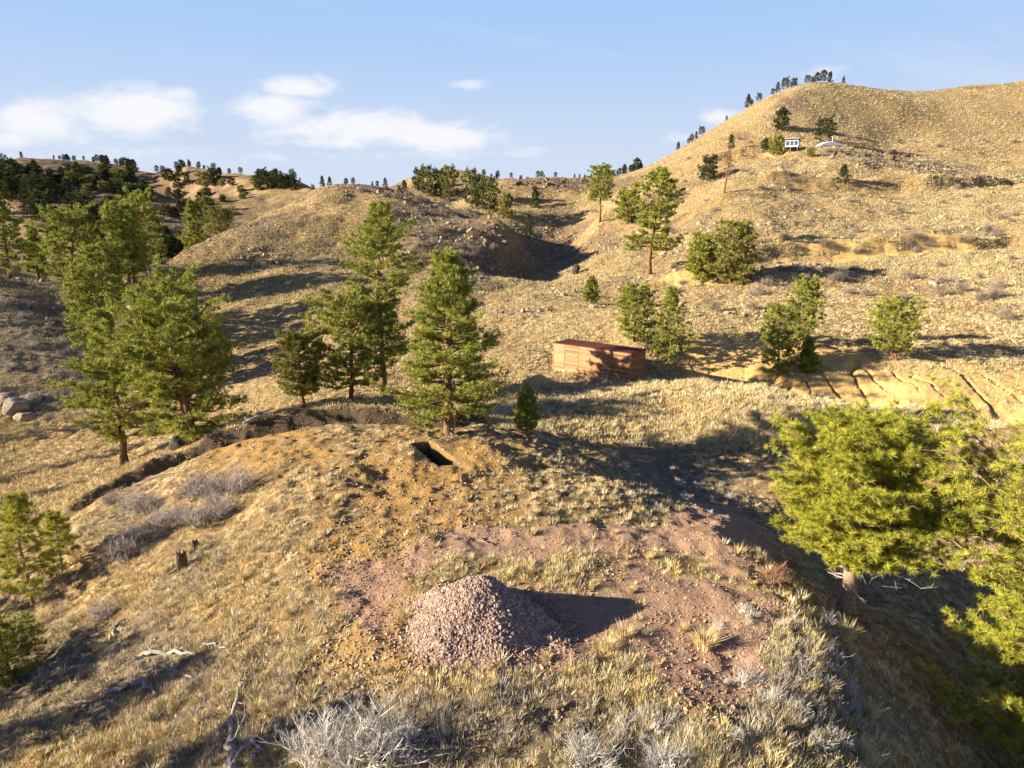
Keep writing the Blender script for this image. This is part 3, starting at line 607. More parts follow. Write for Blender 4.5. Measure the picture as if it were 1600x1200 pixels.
for k, px_, py_, ym, n_, wd_, nm, lb in ((1,1105,282,170,32,1,'pine_tree','small dark pine left of the bare dead tree on the right hill'), (0,1317,287,150,28,1.2,'pine_tree','small dark pine alone below the rocky outcrop under the white house'),
        (2,1286,222,200,32,1.15,'pine_tree','round topped pine with a visible trunk beside the white mound by the house'), (1,1220,204,220,28,1,'pine_tree','thin brownish tree on the slope above the white house'),
        (1,1197,236,200,16,1.3,'juniper_bush','small round bush on the slope left of the white house'), (4,1212,243,200,26,1.0,'juniper_bush','olive bush at the left corner of the white house'),
        (0,1142,232,200,20,.9,'pine_tree','tiny pine above the track left of the white house'), (4,1222,240,200,12,1.2,'juniper_bush','brown bush against the white house'), (4,1266,245,180,12,1.3,'juniper_bush','small green bush on the slope just below the white house'),
        (6,668,308,150,48,.9,'pine_tree','bright pine at the left end of the row on the spur crest'), (6,702,314,150,54,.85,'pine_tree','tall pine second in the row on the spur crest'), (1,688,306,150,40,.8,'pine_tree','dark pine between the first two bright pines of the crest row'),
        (6,738,326,150,60,.8,'pine_tree','tall leaning pine in the middle of the crest row'), (6,764,334,150,56,1.0,'pine_tree','broad bright pine right of the leaning pine in the crest row'), (4,790,342,150,40,.9,'juniper_tree','small olive tree at the right end of the crest row'),
        (2,752,322,170,44,.8,'pine_tree','dark pine standing behind the middle of the crest row'), (0,836,325,200,32,1.1,'pine_tree','small pine alone on the lit slope past the crest row'), (3,826,372,150,34,.8,'pine_tree','slim pine in the shade at the bottom of the gully'),
        (1,655,298,160,34,.9,'pine_tree','dark low pine at the far left of the crest row')):
    p_ = g(px_, py_, ym); far_tree(k, p_, hpx(p_, n_)*(.86 if 'crest' in lb else 1), lb, None, nm, wd_*(.85 if 'crest' in lb else 1))
def crest(px, ya, yb):
    Y = np.linspace(ya, yb, 400); X = (px-CX)/F*Y*1.0; X = X/ (CP+0.0)*1.0
    for _ in range(2):
        zz = hgt(X, Y); X = (px-CX)/F*(Y*CP-(zz-HC)*SP)
    zz = hgt(X, Y); k = int(np.argmax((zz-HC)/Y)); return (float(X[k]), float(Y[k]), float(zz[k])-.15)
rows = [('dark pine in the row along the far left ridgeline', 'pines along the far left ridgeline', [(x_, 380, 700) for x_ in np.r_[frng.uniform(30, 150, 10), frng.uniform(148, 215, 13), frng.uniform(238, 300, 9), frng.uniform(300, 470, 20)]], 5, 12),
        ('tiny dark pine in the row along the middle skyline', 'pines along the middle skyline', [(x_, 240, 420) for x_ in np.r_[frng.uniform(742, 775, 4), frng.uniform(790, 1005, 22)]], 5, 12),
        ('small ragged pine on the top of the lit spur', 'ragged pines on the top of the spur', [(x_, 170, 235) for x_ in (490, 503, 514, 541, 552, 583, 592, 604, 622, 634)], 7, 19),
        ('dark pine in the row climbing the skyline of the right hill', 'pines climbing the skyline of the right hill', [(x_, 240, 360) for x_ in (963, 974, 985, 996, 1003, 1062, 1075, 1081, 1090, 1098, 1136, 1168, 1176, 1184, 1205, 1216, 1228, 1236, 1243, 1263, 1272, 1279, 1288, 1296, 1317)], 7, 19)]
for lb, gr, pts, h0, h1 in rows:
    for x_, ya, yb in pts:
        hh = frng.uniform(h0, h1); lo, hi = min(q[0] for q in pts), max(q[0] for q in pts); f_ = (x_-lo)/(hi-lo); p_ = crest(x_+frng.uniform(-3, 3), ya, yb)
        far_tree(frng.choice([0, 1, 2, 3, 5]), p_, hpx(p_, hh), ('taller ' if hh > (h0+h1)/2 else 'shorter ')+lb+', '+('left end', 'left of middle', 'middle', 'right of middle', 'right end')[min(4, int(f_*5))], gr)
def field(n, ells, ym, h0, h1, lb, gr, kinds, wide=1.38, yc=None):
    bands = ((40, 'at the left edge'), (95, 'near the left edge'), (150, 'towards the left'), (205, 'in the middle'), (260, 'towards the spur'), (320, 'beside the lit spur'), (2000, 'nearest the centre'))
    made = 0; tries = 0
    while made < n and tries < n*12:
        tries += 1; e = ells[frng.randint(len(ells))]; a = frng.uniform(0, 6.28); r = math.sqrt(frng.rand()); c, s_ = cos(rad(e[4])), sin(rad(e[4]))
        x_ = e[0]+e[2]*r*cos(a)*c-e[3]*r*sin(a)*s_; y_ = e[1]+e[2]*r*cos(a)*s_+e[3]*r*sin(a)*c
        if x_ < -60 or x_ > 1660: continue
        p_ = g(x_, y_, ym)
        hh = frng.uniform(h0, h1); far_tree(frng.choice(kinds), p_, hpx(p_, hh), ('taller ' if hh > (h0+h1)/2 else 'shorter ')+lb+', '+[b_ for a_, b_ in bands if x_ <= a_][0], gr, wide=wide*frng.uniform(.85, 1.2)); made += 1
field(84, [(60,330,130,28,12),(190,385,110,36,14),(250,410,60,30,0),(20,300,60,16,10)], 150, 22, 40, 'dark pine in the woods filling the far left valley', 'dark pines filling the far left valley', [0,1,2,3])
field(98, [(165,290,60,8,18),(240,315,60,12,22),(285,300,40,18,20),(180,268,36,8,8),(300,345,30,22,0),(110,285,100,8,10),(330,285,80,8,4),(420,290,50,8,4),(60,300,110,14,5),(200,300,140,12,12),(130,278,120,8,8),(60,290,90,16,10),(230,330,60,20,25)], 300, 11, 20, 'small dark pine scattered on the far left hills', 'small pines scattered on the far left hills', [0,1,2,3,4])
field(10, [(420,290,60,12,10),(350,300,60,20,10)], 300, 8, 13, 'tiny olive bush on the rounded hill behind the spur', 'tiny bushes on the rounded hill behind the spur', [4, 1])
# pines left of the frame whose shade falls on the lower left slope
for sd_, X_, Y_, H_ in ((61,-17.5,12,8.5),(62,-21,16,7.0),(63,-13.5,8,7),(69,-37,25,9),(70,-26,18.5,7.5),(64,-60,46,13),(65,-70,66,11),(66,-60,56,9)):
    pine('ponderosa_pine', 'pine standing outside the left edge of the view, throwing shade on the slope', 'pine tree', (X_, Y_, float(hgt(X_, Y_))-.05), group='pines outside the left edge of the view', seed=sd_, H=H_, R=H_*.23, base=.15, nb=40, prof='layer', nbl=9, tufts=2, nn_=11, Ln=.4, wd=.07, trunk_r=.2)

# ------------------------------------------------------------------ shrubs and grass clumps
def shrub_mb(seed, R, H, n=26, lv=3, thick=.012, upr=.5):
    rng = RS(seed); mb = MB()
    base = np.stack([rng.normal(0, R*.16, n), rng.normal(0, R*.16, n), np.full(n, -.03)], 1)
    az = rng.uniform(0, 6.28, n); el = rng.uniform(.45, 1.5, n)
    d = np.stack([np.cos(az)*np.cos(el)*R/H, np.sin(az)*np.cos(el)*R/H, np.sin(el)], 1); d = unit(d)
    ln = H*rng.uniform(.35, .6, n); r = np.full(n, thick)
    P = base
    for k in range(lv):
        E = P+d*ln[:, None]; mb.segs(P, E, r, r*.6, 3, rng.uniform(0, 1, len(P)))
        m = 3 if k < lv-1 else 0
        if not m: break
        f = rng.uniform(.35, 1, (len(P), m)); Pn = (P[:, None]+(E-P)[:, None]*f[:, :, None]).reshape(-1, 3)
        d = unit(np.repeat(d, m, 0)+rng.normal(0, .42, (len(P)*m, 3))+[0, 0, .12]); ln = np.repeat(ln, m)*rng.uniform(.5, .85, len(P)*m); r = np.repeat(r, m)*.6; P = Pn
    return mb
def sprays(mb, cen, dirn, n, Ln, wd, rng, spread, t0=.2, t1=.8):
    needles(mb, cen, dirn, n, Ln, wd, rng, spread)
TW = [('twig', shrub_mb(200+i, *a)) for i, a in enumerate(((1.0, .95, 38, 4), (1.2, .8, 40, 4), (.8, 1.0, 30, 4), (.7, .6, 30, 3, .01), (.6, .5, 26, 3, .01)))]
TWM = []; TWC = {}
M['twig_pale'] = mat('twig_pale', two((.30, .27, .23), (.60, .55, .49)), .9, .1)
for nm, mb in TW:
    me = mesh_np('twigs', np.concatenate(mb.v), np.concatenate(mb.f), False, {'tint': np.concatenate(mb.t)}); TWM.append(me)
M['brushy'] = mat('brushy', two((.13, .10, .08), (.30, .24, .19)), .9, .1)
def shrub(k, loc, sc, label, group=None, m='twig', name='bare_shrub', cat='shrub', rz=None):
    key = (k, m)
    if m != 'twig' and key not in TWC: TWC[key] = TWM[k].copy(); TWC[key].materials.clear(); TWC[key].materials.append(M[m])
    me = TWM[k] if m == 'twig' else TWC[key]
    o = link(name, me, M[m], None, loc, frng.uniform(0, 6.28) if rz is None else rz, sc); return tag(o, label, cat, group)
G1 = 'grey leafless shrubs on the left of the knoll'
for i, (px_, py_, sc) in enumerate(((300,778,1.25),(372,768,1.35),(340,810,1.2),(215,800,1.15),(250,824,1.2),(285,820,1.0),(196,872,1.25),(212,842,.9),(170,788,.7),(330,775,1.0),(237,800,1.0),(310,822,1.0))):
    shrub(i % 3, g(px_, py_), sc*1.22, ['shrub at the top middle of the grey thicket left on the knoll', 'largest rounded shrub at the top right of the grey thicket', 'shrub at the lower right of the grey thicket', 'shrub at the upper left of the grey thicket', 'shrub at the centre of the grey thicket', 'small shrub in the lower middle of the grey thicket', 'shrub at the lowest left end of the grey thicket', 'small shrub just above the lowest left end of the grey thicket', 'small separate shrub uphill left of the grey thicket', 'shrub right of centre in the grey thicket', 'shrub between centre and upper left of the grey thicket', 'shrub just above the broken stump in the grey thicket'][i], G1)
for i, (px_, py_, sc, lb) in enumerate(((160,968,1.0,'pinkish grey leafless shrub right of the young pine on the lower left'), (505,1185,1.35,'largest pale leafless shrub at the bottom edge, its left part'), (570,1200,1.75,'tall pale leafless shrub at the bottom edge below the gravel pile'), (622,1170,1.1,'pale leafless shrub on the right of the bottom thicket'),
        (920,1205,1.1,'thin pale shrub at the bottom edge, centre'), (1035,1210,1.0,'thin pale shrub at the bottom edge, just right of centre'), (410,985,.7,'small purplish shrub left of the gravel pile'), (1210,905,.85,'reddish brown shrub at the right edge of the red gravel'), (1235,890,.7,'second reddish brown shrub beside the leaning pine'),
        (340,880,.5,'small grey shrub right of the broken stump'), (700,1115,.55,'small pale shrub below the gravel pile'), (465,780,.5,'small grey shrub on the knoll left of the ochre dirt'), (745,800,.5,'low pinkish shrub at the middle of the knoll'), (415,690,.5,'small grey shrub below the cut bank'))):
    shrub([0, 0, 0, 1, 2, 2, 3, 1, 1, 3, 3, 3, 4, 4][i], g(px_, py_), sc, lb, m='twig_red' if 'reddish' in lb else ('twig_pale' if py_ > 1140 else 'twig'))
GH = 'grey brushy shrubs across the right hillside'
hill = []
def hill_lb(x_, y_):
    a_ = 'above the house track' if y_ < 240 else ('between the house and the orange road cut' if y_ < 370 else ('along the orange road cut' if y_ < 415 else 'on the slope below the orange road cut'))
    return 'grey brown brush '+a_+(', near the crooked pine' if x_ < 1160 else (', left of centre' if x_ < 1300 else (', right of centre' if x_ < 1450 else ', towards the right edge')))
tries = 0
while len(hill) < 120 and tries < 3000:
    tries += 1; x_, y_ = frng.uniform(1000, 1600), frng.uniform(215, 520)
    if fbm(np.array([x_/30.]), np.array([y_/14.]), 3, 2, 66)[0] < .02 and frng.rand() < .8: continue
    if y_ > 470 and frng.rand() < .7: continue
    p_ = g(x_, y_, 85)
    if p_[1] > 290 or p_[1] < 84: continue
    hill.append(p_); shrub(frng.randint(3), p_, frng.uniform(1.1, 2.0), hill_lb(x_, y_), GH, m='brushy', name='brush')
for x_, y_, sc in ((1185,462,2.2),(1310,440,2.2),(1470,462,2.2),(1500,455,1.8),(1560,450,1.8),(1200,435,2.0),(1230,425,1.6),(1450,385,2.0),(1500,380,1.8),(1430,395,1.6),(1330,372,1.6)):
    shrub(frng.randint(3), g(x_, y_, 85), sc, hill_lb(x_, y_), GH, m='brushy', name='brush')
GS_ = 'purplish brush on the dark rocky flank of the spur'
for i in range(70):
    e = [(720,330,70,16,12),(730,375,60,30,20),(690,410,60,30,10),(660,310,90,10,6),(600,300,70,12,0)][frng.randint(5)]; a = frng.uniform(0, 6.28); r = math.sqrt(frng.rand())
    p_ = g(e[0]+e[2]*r*cos(a), e[1]+e[3]*r*sin(a), 100); shrub(frng.randint(3), p_, frng.uniform(1.2, 2.2), 'purplish brush on the rocky flank of the spur, '+('along the crest' if e[1] < 320 else ('below the crest row of pines' if e[1] < 350 else ('towards the shaded gully' if e[0] > 700 else 'lowest on the flank'))), GS_, m='brushy', name='brush')
GL = 'pale sage shrubs on the shaded left slope'
for i in range(60):
    p_ = g(frng.uniform(-20, 210), frng.uniform(470, 640), 60); sz_ = frng.uniform(1.3, 2.4); q_ = project(*p_); shrub(frng.randint(3, 5), p_, sz_, ('wide ' if sz_ > 1.85 else 'small ')+'pale sage shrub on the shaded left slope, '+('by the short stump' if q_[1] < 520 else ('halfway down' if q_[1] < 580 else 'near the tan boulders'))+(', edge side' if q_[0] < 90 else ', valley side'), GL, name='sage_shrub')

GSH = 'low grey sage bushes on the right of the knoll'
for i in range(64):
    e = [(1230,1010,130,60,20),(1290,1110,110,70,10),(1120,770,70,40,20),(1050,740,60,30,15),(1180,1120,130,60,0),(1010,1130,110,40,0)][i % 6]; a = frng.uniform(0, 6.28); r = math.sqrt(frng.rand())
    x_, y_ = e[0]+e[2]*r*cos(a), e[1]+e[3]*r*sin(a); sz_ = frng.uniform(.35, .85)
    shrub(frng.randint(3, 5), g(x_, y_), sz_, ('rounder' if sz_ > .6 else 'small')+' grey sage bush '+('in the trough behind the red gravel' if y_ < 850 else ('on the slope below the gravel pile' if x_ < 1140 else 'on the right shoulder of the knoll'))+(', left side' if cos(a) < -.35 else (', right side' if cos(a) > .35 else (', lower middle' if sin(a) > 0 else ', upper middle'))), GSH, m='twig_pale', name='sage_bush')

# bunch grass that stands out
def clump_mb(seed, R, H, n=150, wd=.008):
    rng = RS(seed); mb = MB(); az = rng.uniform(0, 6.28, n); rr = R*np.sqrt(rng.rand(n))*.45; sp = rng.uniform(.05, .5, n)
    b = np.stack([np.cos(az)*rr, np.sin(az)*rr, np.full(n, -.02)], 1); h = H*rng.uniform(.55, 1.05, n)
    d1 = np.stack([np.cos(az)*sp, np.sin(az)*sp, np.ones(n)], 1); m = b+d1*h[:, None]*.55; e = m+np.stack([np.cos(az)*sp*2.2, np.sin(az)*sp*2.2, np.full(n, .75)], 1)*h[:, None]*.5
    sd = np.stack([-np.sin(az), np.cos(az), az*0], 1)+rng.normal(0, .5, (n, 3)); sd = unit(sd)*wd
    V = np.stack([b-sd, b+sd, m-sd*.8, m+sd*.8, e], 1).reshape(-1, 3); i = np.arange(n)[:, None]*5
    Fc = np.concatenate([i+[0, 1, 3], i+[0, 3, 2], i+[2, 3, 4]]); mb.add(V, Fc, np.repeat(rng.uniform(0, 1, n), 5)); return mb
CLM = []
def where_clump(px_, py_, sc):
    size = 'large' if sc >= .95 else ('medium' if sc >= .7 else 'small')
    if py_ > 870 and 560 < px_ < 1000: w_ = 'around the foot of the gravel pile'
    elif px_ >= 1000: w_ = 'on the right shoulder of the knoll'
    elif py_ < 760: w_ = 'near the dark pit at the back of the knoll'
    elif px_ < 350: w_ = 'among the bleached logs on the lower left slope'
    elif px_ < 620: w_ = 'left of the gravel pile'
    else: w_ = 'on the dirt above the gravel pile'
    return size+' straw bunch grass clump '+w_
for i in range(4):
    mb = clump_mb(300+i, .42, .5, 260); CLM.append(mesh_np('blades', np.concatenate(mb.v), np.concatenate(mb.f), False, {'tint': np.concatenate(mb.t)}))
GB = 'straw coloured bunch grass clumps on the knoll'
for i, (px_, py_, sc) in enumerate(((1100,1010,1.35),(1320,995,1.2),(950,1015,1.0),(975,995,1.0),(1350,1185,1.0),(1415,1100,.9),(1435,1115,.8),(480,860,1.0),(380,905,.9),(410,910,.9),(515,810,.8),(830,835,.8),(832,805,.9),(680,820,.5),(628,905,.6),(630,965,.8),(852,1030,.6),(890,735,.6),(575,690,.6),(548,690,.55),(490,745,.7),(510,760,.6),(1095,890,.6),(1355,1120,1.0),(1290,1080,.9),(1270,1050,.8),(600,1050,.6),(945,730,.6),(1150,985,.4),(305,1045,.7),(340,1080,.8),(260,950,.7),(450,960,.8),(520,930,.7),(560,980,.5),(830,895,.5),(985,925,.6),(975,885,.5),(1065,985,.6),(690,1090,.6),(150,1010,.6),(465,1000,.6),(400,1110,.8),(100,1130,.7),(250,1150,.8),(1000,800,.7),(960,835,.6))):
    nmg = {0: 'largest pale bunch grass clump, alone on the red gravel at the right', 4: 'pale bunch grass clump at the bottom right edge of the knoll', 1: 'tall straw grass clump beside the leaning pine trunk'}.get(i)
    tag(link('grass_clump', CLM[i % 4], M['straw'], None, g(px_, py_), frng.uniform(0, 6.28), sc), nmg or where_clump(px_, py_, sc), 'grass clump', None if nmg else GB)

# ------------------------------------------------------------------ ground cover
def cell_area():
    ax = np.gradient(GPX, axis=1); ay = np.gradient(GPY, axis=1); bx = np.gradient(GPX, axis=0); by = np.gradient(GPY, axis=0)
    a = -(ax*by-ay*bx); ok = (GPX > -200) & (GPX < 1800) & (GPY > 110) & (GPY < 1330)
    return np.clip(a, 0, 60)*ok
AREA = cell_area(); grng = RS(900)
def sample(n, wgt):
    c = np.cumsum(wgt.ravel()); k = np.searchsorted(c, grng.rand(n)*c[-1]); j, i = np.unravel_index(k, wgt.shape)
    i = np.clip(i+grng.rand(n)-.5, 0, NS-1.01); j = np.clip(j+grng.rand(n)-.5, 0, NQ-1.01); s = np.interp(i, np.arange(NS), SA); q = np.exp(np.interp(j, np.arange(NQ), QA)); x = s*q; y = q-Q0
    ji = (np.clip(np.round(j).astype(int), 0, NQ-1), np.clip(np.round(i).astype(int), 0, NS-1))
    return x, y, hgt(x, y), ji
def blades(n, wgt, nb, hr, wr, cols, spread=.45, Ryr=.10):
    x, y, z, ji = sample(n, wgt); h = grng.uniform(hr[0], hr[1], n)*(.7+.6*grng.rand(n)); wd = wr*(.7+.6*grng.rand(n))
    az = grng.uniform(0, 6.28, (n, nb)); rr = Ryr*h[:, None]*2.5*np.sqrt(grng.rand(n, nb)); sp = grng.uniform(.05, spread*2, (n, nb)); hh = h[:, None]*grng.uniform(.5, 1.05, (n, nb))
    bx = x[:, None]+np.cos(az)*rr; by = y[:, None]+np.sin(az)*rr; bz = np.broadcast_to(z[:, None]-.03, bx.shape)
    a2 = az+pi/2+grng.normal(0, .6, az.shape); dx = np.cos(a2)*wd[:, None]; dy = np.sin(a2)*wd[:, None]
    tx = bx+np.cos(az)*sp*hh; ty = by+np.sin(az)*sp*hh; tz = bz+hh
    V = np.stack([np.stack([bx-dx, by-dy, bz], -1), np.stack([bx+dx, by+dy, bz], -1), np.stack([tx, ty, tz], -1)], 2).reshape(-1, 3)
    c = cols(n, ji)[:, None]*grng.uniform(.75, 1.2, (n, nb, 1)); c = np.repeat(c.reshape(-1, 3), 3, 0)
    return V, np.concatenate([np.clip(c, 0, 1), np.ones((len(c), 1))], 1)
STR = np.array([[.64,.52,.27],[.74,.63,.40],[.54,.42,.20],[.46,.37,.20],[.60,.46,.20]]); SGE = np.array([[.36,.30,.23],[.44,.38,.30],[.30,.25,.19],[.40,.34,.22]]); GRN = np.array([[.22,.20,.06],[.34,.27,.07]])
def cols(n, ji):
    k = grng.rand(n); s_ = SAGE[ji]*.6+BRUSH[ji]*.6+.12; c = STR[grng.randint(0, 5, n)].copy(); m = k < s_; c[m] = SGE[grng.randint(0, 4, m.sum())]; m = grng.rand(n) < .025; c[m] = GRN[grng.randint(0, 2, m.sum())]; return c
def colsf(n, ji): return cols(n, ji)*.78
near = (GY > 6) & (GY < 46); patch = fbm(GX, GY, 2.6, 4, 71)
ridge = ell(GPX, GPY, 900, 770, 170, 60, 22, 2)+ell(GPX, GPY, 1080, 770, 110, 50, 10, 2)+ell(GPX, GPY, 1250, 1060, 170, 90, 30, 2)
wn = AREA*near*(1-.9*SHADE_TINT)*(1-.93*BARE)*(1-.95*RED)*(.34+sstep(0, .3, patch)*1.3+.5*np.clip(ridge, 0, 1))*(1-.75*ell(GPX, GPY, 1500, 1080, 170, 200, 0, 3))*(1-.9*np.clip(CUT, 0, 1))
wn2 = AREA*near*(1-.9*SHADE_TINT)*(1-.9*BARE)*(1-.93*RED)*(.3+sstep(-.1, .25, fbm(GX, GY, 1.6, 3, 75)))*(.25+ell(GPX, GPY, 200, 1000, 380, 260, -20, 3))
wf = AREA*(1-SHADE_TINT)*((GY >= 44) & (GY < 420))*(1-.9*np.clip(CUT, 0, 1))*(.5+sstep(-.2, .2, fbm(GX, GY, 9, 3, 72)))
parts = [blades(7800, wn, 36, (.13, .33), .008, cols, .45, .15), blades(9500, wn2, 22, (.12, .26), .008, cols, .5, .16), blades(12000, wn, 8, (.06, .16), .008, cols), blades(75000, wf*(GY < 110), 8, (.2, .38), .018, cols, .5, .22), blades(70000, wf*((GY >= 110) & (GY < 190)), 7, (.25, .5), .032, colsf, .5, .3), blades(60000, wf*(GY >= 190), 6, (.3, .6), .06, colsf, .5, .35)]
V_ = np.concatenate([p[0] for p in parts]); C_ = np.concatenate([p[1] for p in parts])
gme = mesh_np('dry_grass', V_, np.arange(len(V_)).reshape(-1, 3), False, {'col': C_}); tag(link('dry_grass', gme, M['grass']), 'dry straw grass and low sage covering the ground', 'grass', kind='stuff')

# loose stones
ico = np.array([[0,1,1.618],[0,-1,1.618],[0,1,-1.618],[0,-1,-1.618],[1,1.618,0],[-1,1.618,0],[1,-1.618,0],[-1,-1.618,0],[1.618,0,1],[-1.618,0,1],[1.618,0,-1],[-1.618,0,-1]])/1.9
icf = np.array([[0,1,8],[0,8,4],[0,4,5],[0,5,9],[0,9,1],[1,6,8],[8,6,10],[8,10,4],[4,10,2],[4,2,5],[5,2,11],[5,11,9],[9,11,7],[9,7,1],[1,7,6],[3,6,7],[3,7,11],[3,11,2],[3,2,10],[3,10,6]])
def stones(P, size, rng):
    n = len(P); s_ = size[:, None, None]*(ico[None]*rng.uniform(.7, 1.25, (n, 12, 1)))*rng.uniform(.6, 1.2, (n, 1, 3)); a = rng.uniform(0, 6.28, n); c, d = np.cos(a)[:, None], np.sin(a)[:, None]
    tilt = rng.uniform(-.8, .8, n); ct, st = np.cos(tilt)[:, None], np.sin(tilt)[:, None]
    x, y, z = s_[..., 0], s_[..., 1]*ct-s_[..., 2]*st, s_[..., 1]*st+s_[..., 2]*ct
    V = np.stack([x*c-y*d, x*d+y*c, z], -1)+P[:, None]
    return V.reshape(-1, 3), (icf[None]+(np.arange(n)*12)[:, None, None]).reshape(-1, 3)
wr_ = AREA*near*(1-SHADE_TINT)*(.12+1.2*BARE+1.1*RED+.6*(fbm(GX, GY, 1.8, 3, 73) > .2))+AREA*near*SHADE_TINT*.8
x, y, z, ji = sample(34000, wr_); size = (1-.35*RED[ji])*(.012+.05*grng.rand(len(x))**5+.012*grng.rand(len(x)))
V_, F_ = stones(np.stack([x, y, z+size*.2], -1), size, grng)
rc = np.where((RED[ji] > .5)[:, None], np.array([[.34,.20,.145]]), np.array([[.33,.24,.15]]))*grng.uniform(.55, 1.5, (len(x), 1)); rc = np.clip(rc, 0, .75); rc = np.concatenate([np.repeat(rc, 12, 0), np.ones((len(x)*12, 1))], 1)
tag(link('rubble', mesh_np('rubble', V_, F_, False, {'col': rc}), M['rubble']), 'loose small stones scattered over the bare ground', 'rubble', kind='stuff')
x, y, z, ji = sample(2600, AREA*((GY > 90) & (GY < 320))*(BRUSH > .3)); size = .15+.5*grng.rand(len(x))**3
V_, F_ = stones(np.stack([x, y, z+size*.1], -1), size, grng); rc = np.array([[.30,.22,.14]])*grng.uniform(.5, 1.3, (len(x), 1)); rc = np.concatenate([np.repeat(rc, 12, 0), np.ones((len(x)*12, 1))], 1)
tag(link('hillside_rubble', mesh_np('hillside_rubble', V_, F_, False, {'col': rc}), M['rubble']), 'broken rock scattered on the dark hill flanks', 'rubble', kind='stuff')

# ------------------------------------------------------------------ gravel pile
prng = RS(77); PC = (-.74, 18.25)
def pile_h(x, y):
    x = x/.80; y = y/.84
    n = fbm(x+40, y+40, 1.5, 4, 80)*.3
    r1 = np.hypot((x+.40)/1.0, (y-.1)/.95); h1 = 2.1-.80*np.sqrt(r1*r1+.34)
    r2 = np.hypot((x-1.25)/1.15, (y+.15)); h2 = .9-.72*np.sqrt(r2*r2+.12)
    r3 = np.hypot((x+.2)/1.4, (y+1.2)); h3 = .62-.66*np.sqrt(r3*r3+.1)
    h = np.log(np.exp(h1*6)+np.exp(h2*6)+np.exp(h3*6))/6
    return (h+n)*.9
rr = np.linspace(0, 1, 60); th = np.linspace(0, 2*pi, 121)[:-1]
X_ = (rr[:, None]*np.cos(th)*4.0); Y_ = (rr[:, None]*np.sin(th)*3.4); H_ = pile_h(X_, Y_); gz0 = hgt(X_+PC[0], Y_+PC[1]); Z_ = gz0+np.maximum(H_, -.25)
idx = np.arange(60*120).reshape(60, 120); nx = np.roll(idx, -1, 1); Fq = np.stack([idx[:-1], nx[:-1], nx[1:], idx[1:]], -1).reshape(-1, 4)[:, ::-1]
pz = float(hgt(*PC)); pt = thing('gravel_pile', 'tall cone of pinkish crushed stone on the red gravel', 'gravel pile', (PC[0], PC[1], pz))
M['pile'] = mat('pile', lambda nt, p, out: L(nt, mix(nt, noise(nt, obj_co(nt), 14, 4), (.20, .13, .10), (.34, .23, .18)), p.inputs['Base Color']), .9, .1)
link('mound', mesh_np('mound', np.stack([X_, Y_, Z_-pz], -1).reshape(-1, 3), Fq, True), M['pile'], pt)
n = 22000; sx_ = prng.uniform(-3.4, 3.4, n*2); sy_ = prng.uniform(-3, 3, n*2); hh = pile_h(sx_, sy_); k = (hh > -.05-.45*prng.rand(n*2)**2.5) & ((hh > 0) | (prng.rand(n*2) < .45)); sx_, sy_, hh = sx_[k][:n], sy_[k][:n], hh[k][:n]
size = .017+.019*prng.rand(len(sx_))+.04*prng.rand(len(sx_))**6
V_, F_ = stones(np.stack([sx_, sy_, hgt(sx_+PC[0], sy_+PC[1])-pz+np.maximum(hh, 0)+size*.35], -1), size, prng)
t_ = prng.rand(len(sx_), 1); rc = np.array([[.17,.11,.085]])*(1-t_)+np.array([[.41,.29,.225]])*t_; rc = np.concatenate([np.repeat(rc, 12, 0), np.ones((len(sx_)*12, 1))], 1)
tag(link('stones', mesh_np('stones', V_, F_, False, {'col': rc}), M['rubble'], pt), kind='stuff')

# ------------------------------------------------------------------ shed
M['plank'] = mat('plank', lambda nt, p, out: (lambda c: (L(nt, c, p.inputs['Base Color'])))(
    mix(nt, ramp(nt, noise(nt, (lambda mp: (L(nt, obj_co(nt), mp.inputs[0]), setattr(mp.inputs['Scale'], 'default_value', (1.2, 1.2, 14)), mp.outputs[0])[2])(nn(nt, 'ShaderNodeMapping')), 1.5, 5, .65, .5), .35, .68),
        mix(nt, att(nt, 'tint'), (.33, .11, .03), (.48, .28, .15)), mix(nt, att(nt, 'tint'), (.20, .06, .018), (.38, .18, .075)))), .6, .3)
M['roof_red'] = mat('roof_red', lambda nt, p, out: L(nt, mix(nt, ramp(nt, noise(nt, obj_co(nt), 1.2, 4), .35, .7), (.15, .038, .026), (.21, .07, .045)), p.inputs['Base Color']), .75, .15)
M['dark'] = mat('dark_gap', lambda nt, p, out: setattr(p.inputs['Base Color'], 'default_value', (.03, .02, .015, 1)), .9, .1)
M['metal'] = mat('metal', lambda nt, p, out: setattr(p.inputs['Base Color'], 'default_value', (.45, .45, .45, 1)), .4, .5)
SL, SWd, SH = 9.0, 2.7, 2.85; SZ = -3.0; sp = world(984, 599, Z=-2.98); th_ = rad(40)
ax = np.array([-cos(th_), sin(th_)]); shz = -3.02
shed = thing('storage_shed', 'long narrow storage shed clad in orange wood slats under a flat red metal roof', 'shed', (sp[0], sp[1], shz), pi-th_)
# local frame: x along the long wall (towards its left end), y towards the camera side is negative depth
srng = RS(5)
def slat_wall(length, panels, nrow, along, y0, seedk, name):
    mb = MB(); h = SH/nrow
    for pi_, (a, b) in enumerate(panels):
        base_t = (.45, .75, .6, .9)[pi_ % 4] if len(panels) > 1 else .1
        for r in range(nrow):
            off = srng.uniform(0, .012); t = np.clip(base_t+srng.normal(0, .33), 0, 1)
            if along: mb.box((a+b)/2, y0+off, (r+.5)*h, b-a-.02, .035, h-.028, tint=t)
            else: mb.box(y0+off, (a+b)/2, (r+.5)*h, .035, b-a-.02, h-.028, tint=t)
    mb.build(name, M['plank'], shed)
core = MB().box(SL/2, -SWd/2, SH/2, SL-.08, SWd-.08, SH-.04); core.build('frame_box', M['dark'], shed)
slat_wall(SL, [(.02, 3.4), (3.4, 5.9), (5.9, 7.6), (7.6, SL-.02)], 23, True, 0.0, 1, 'long_wall')
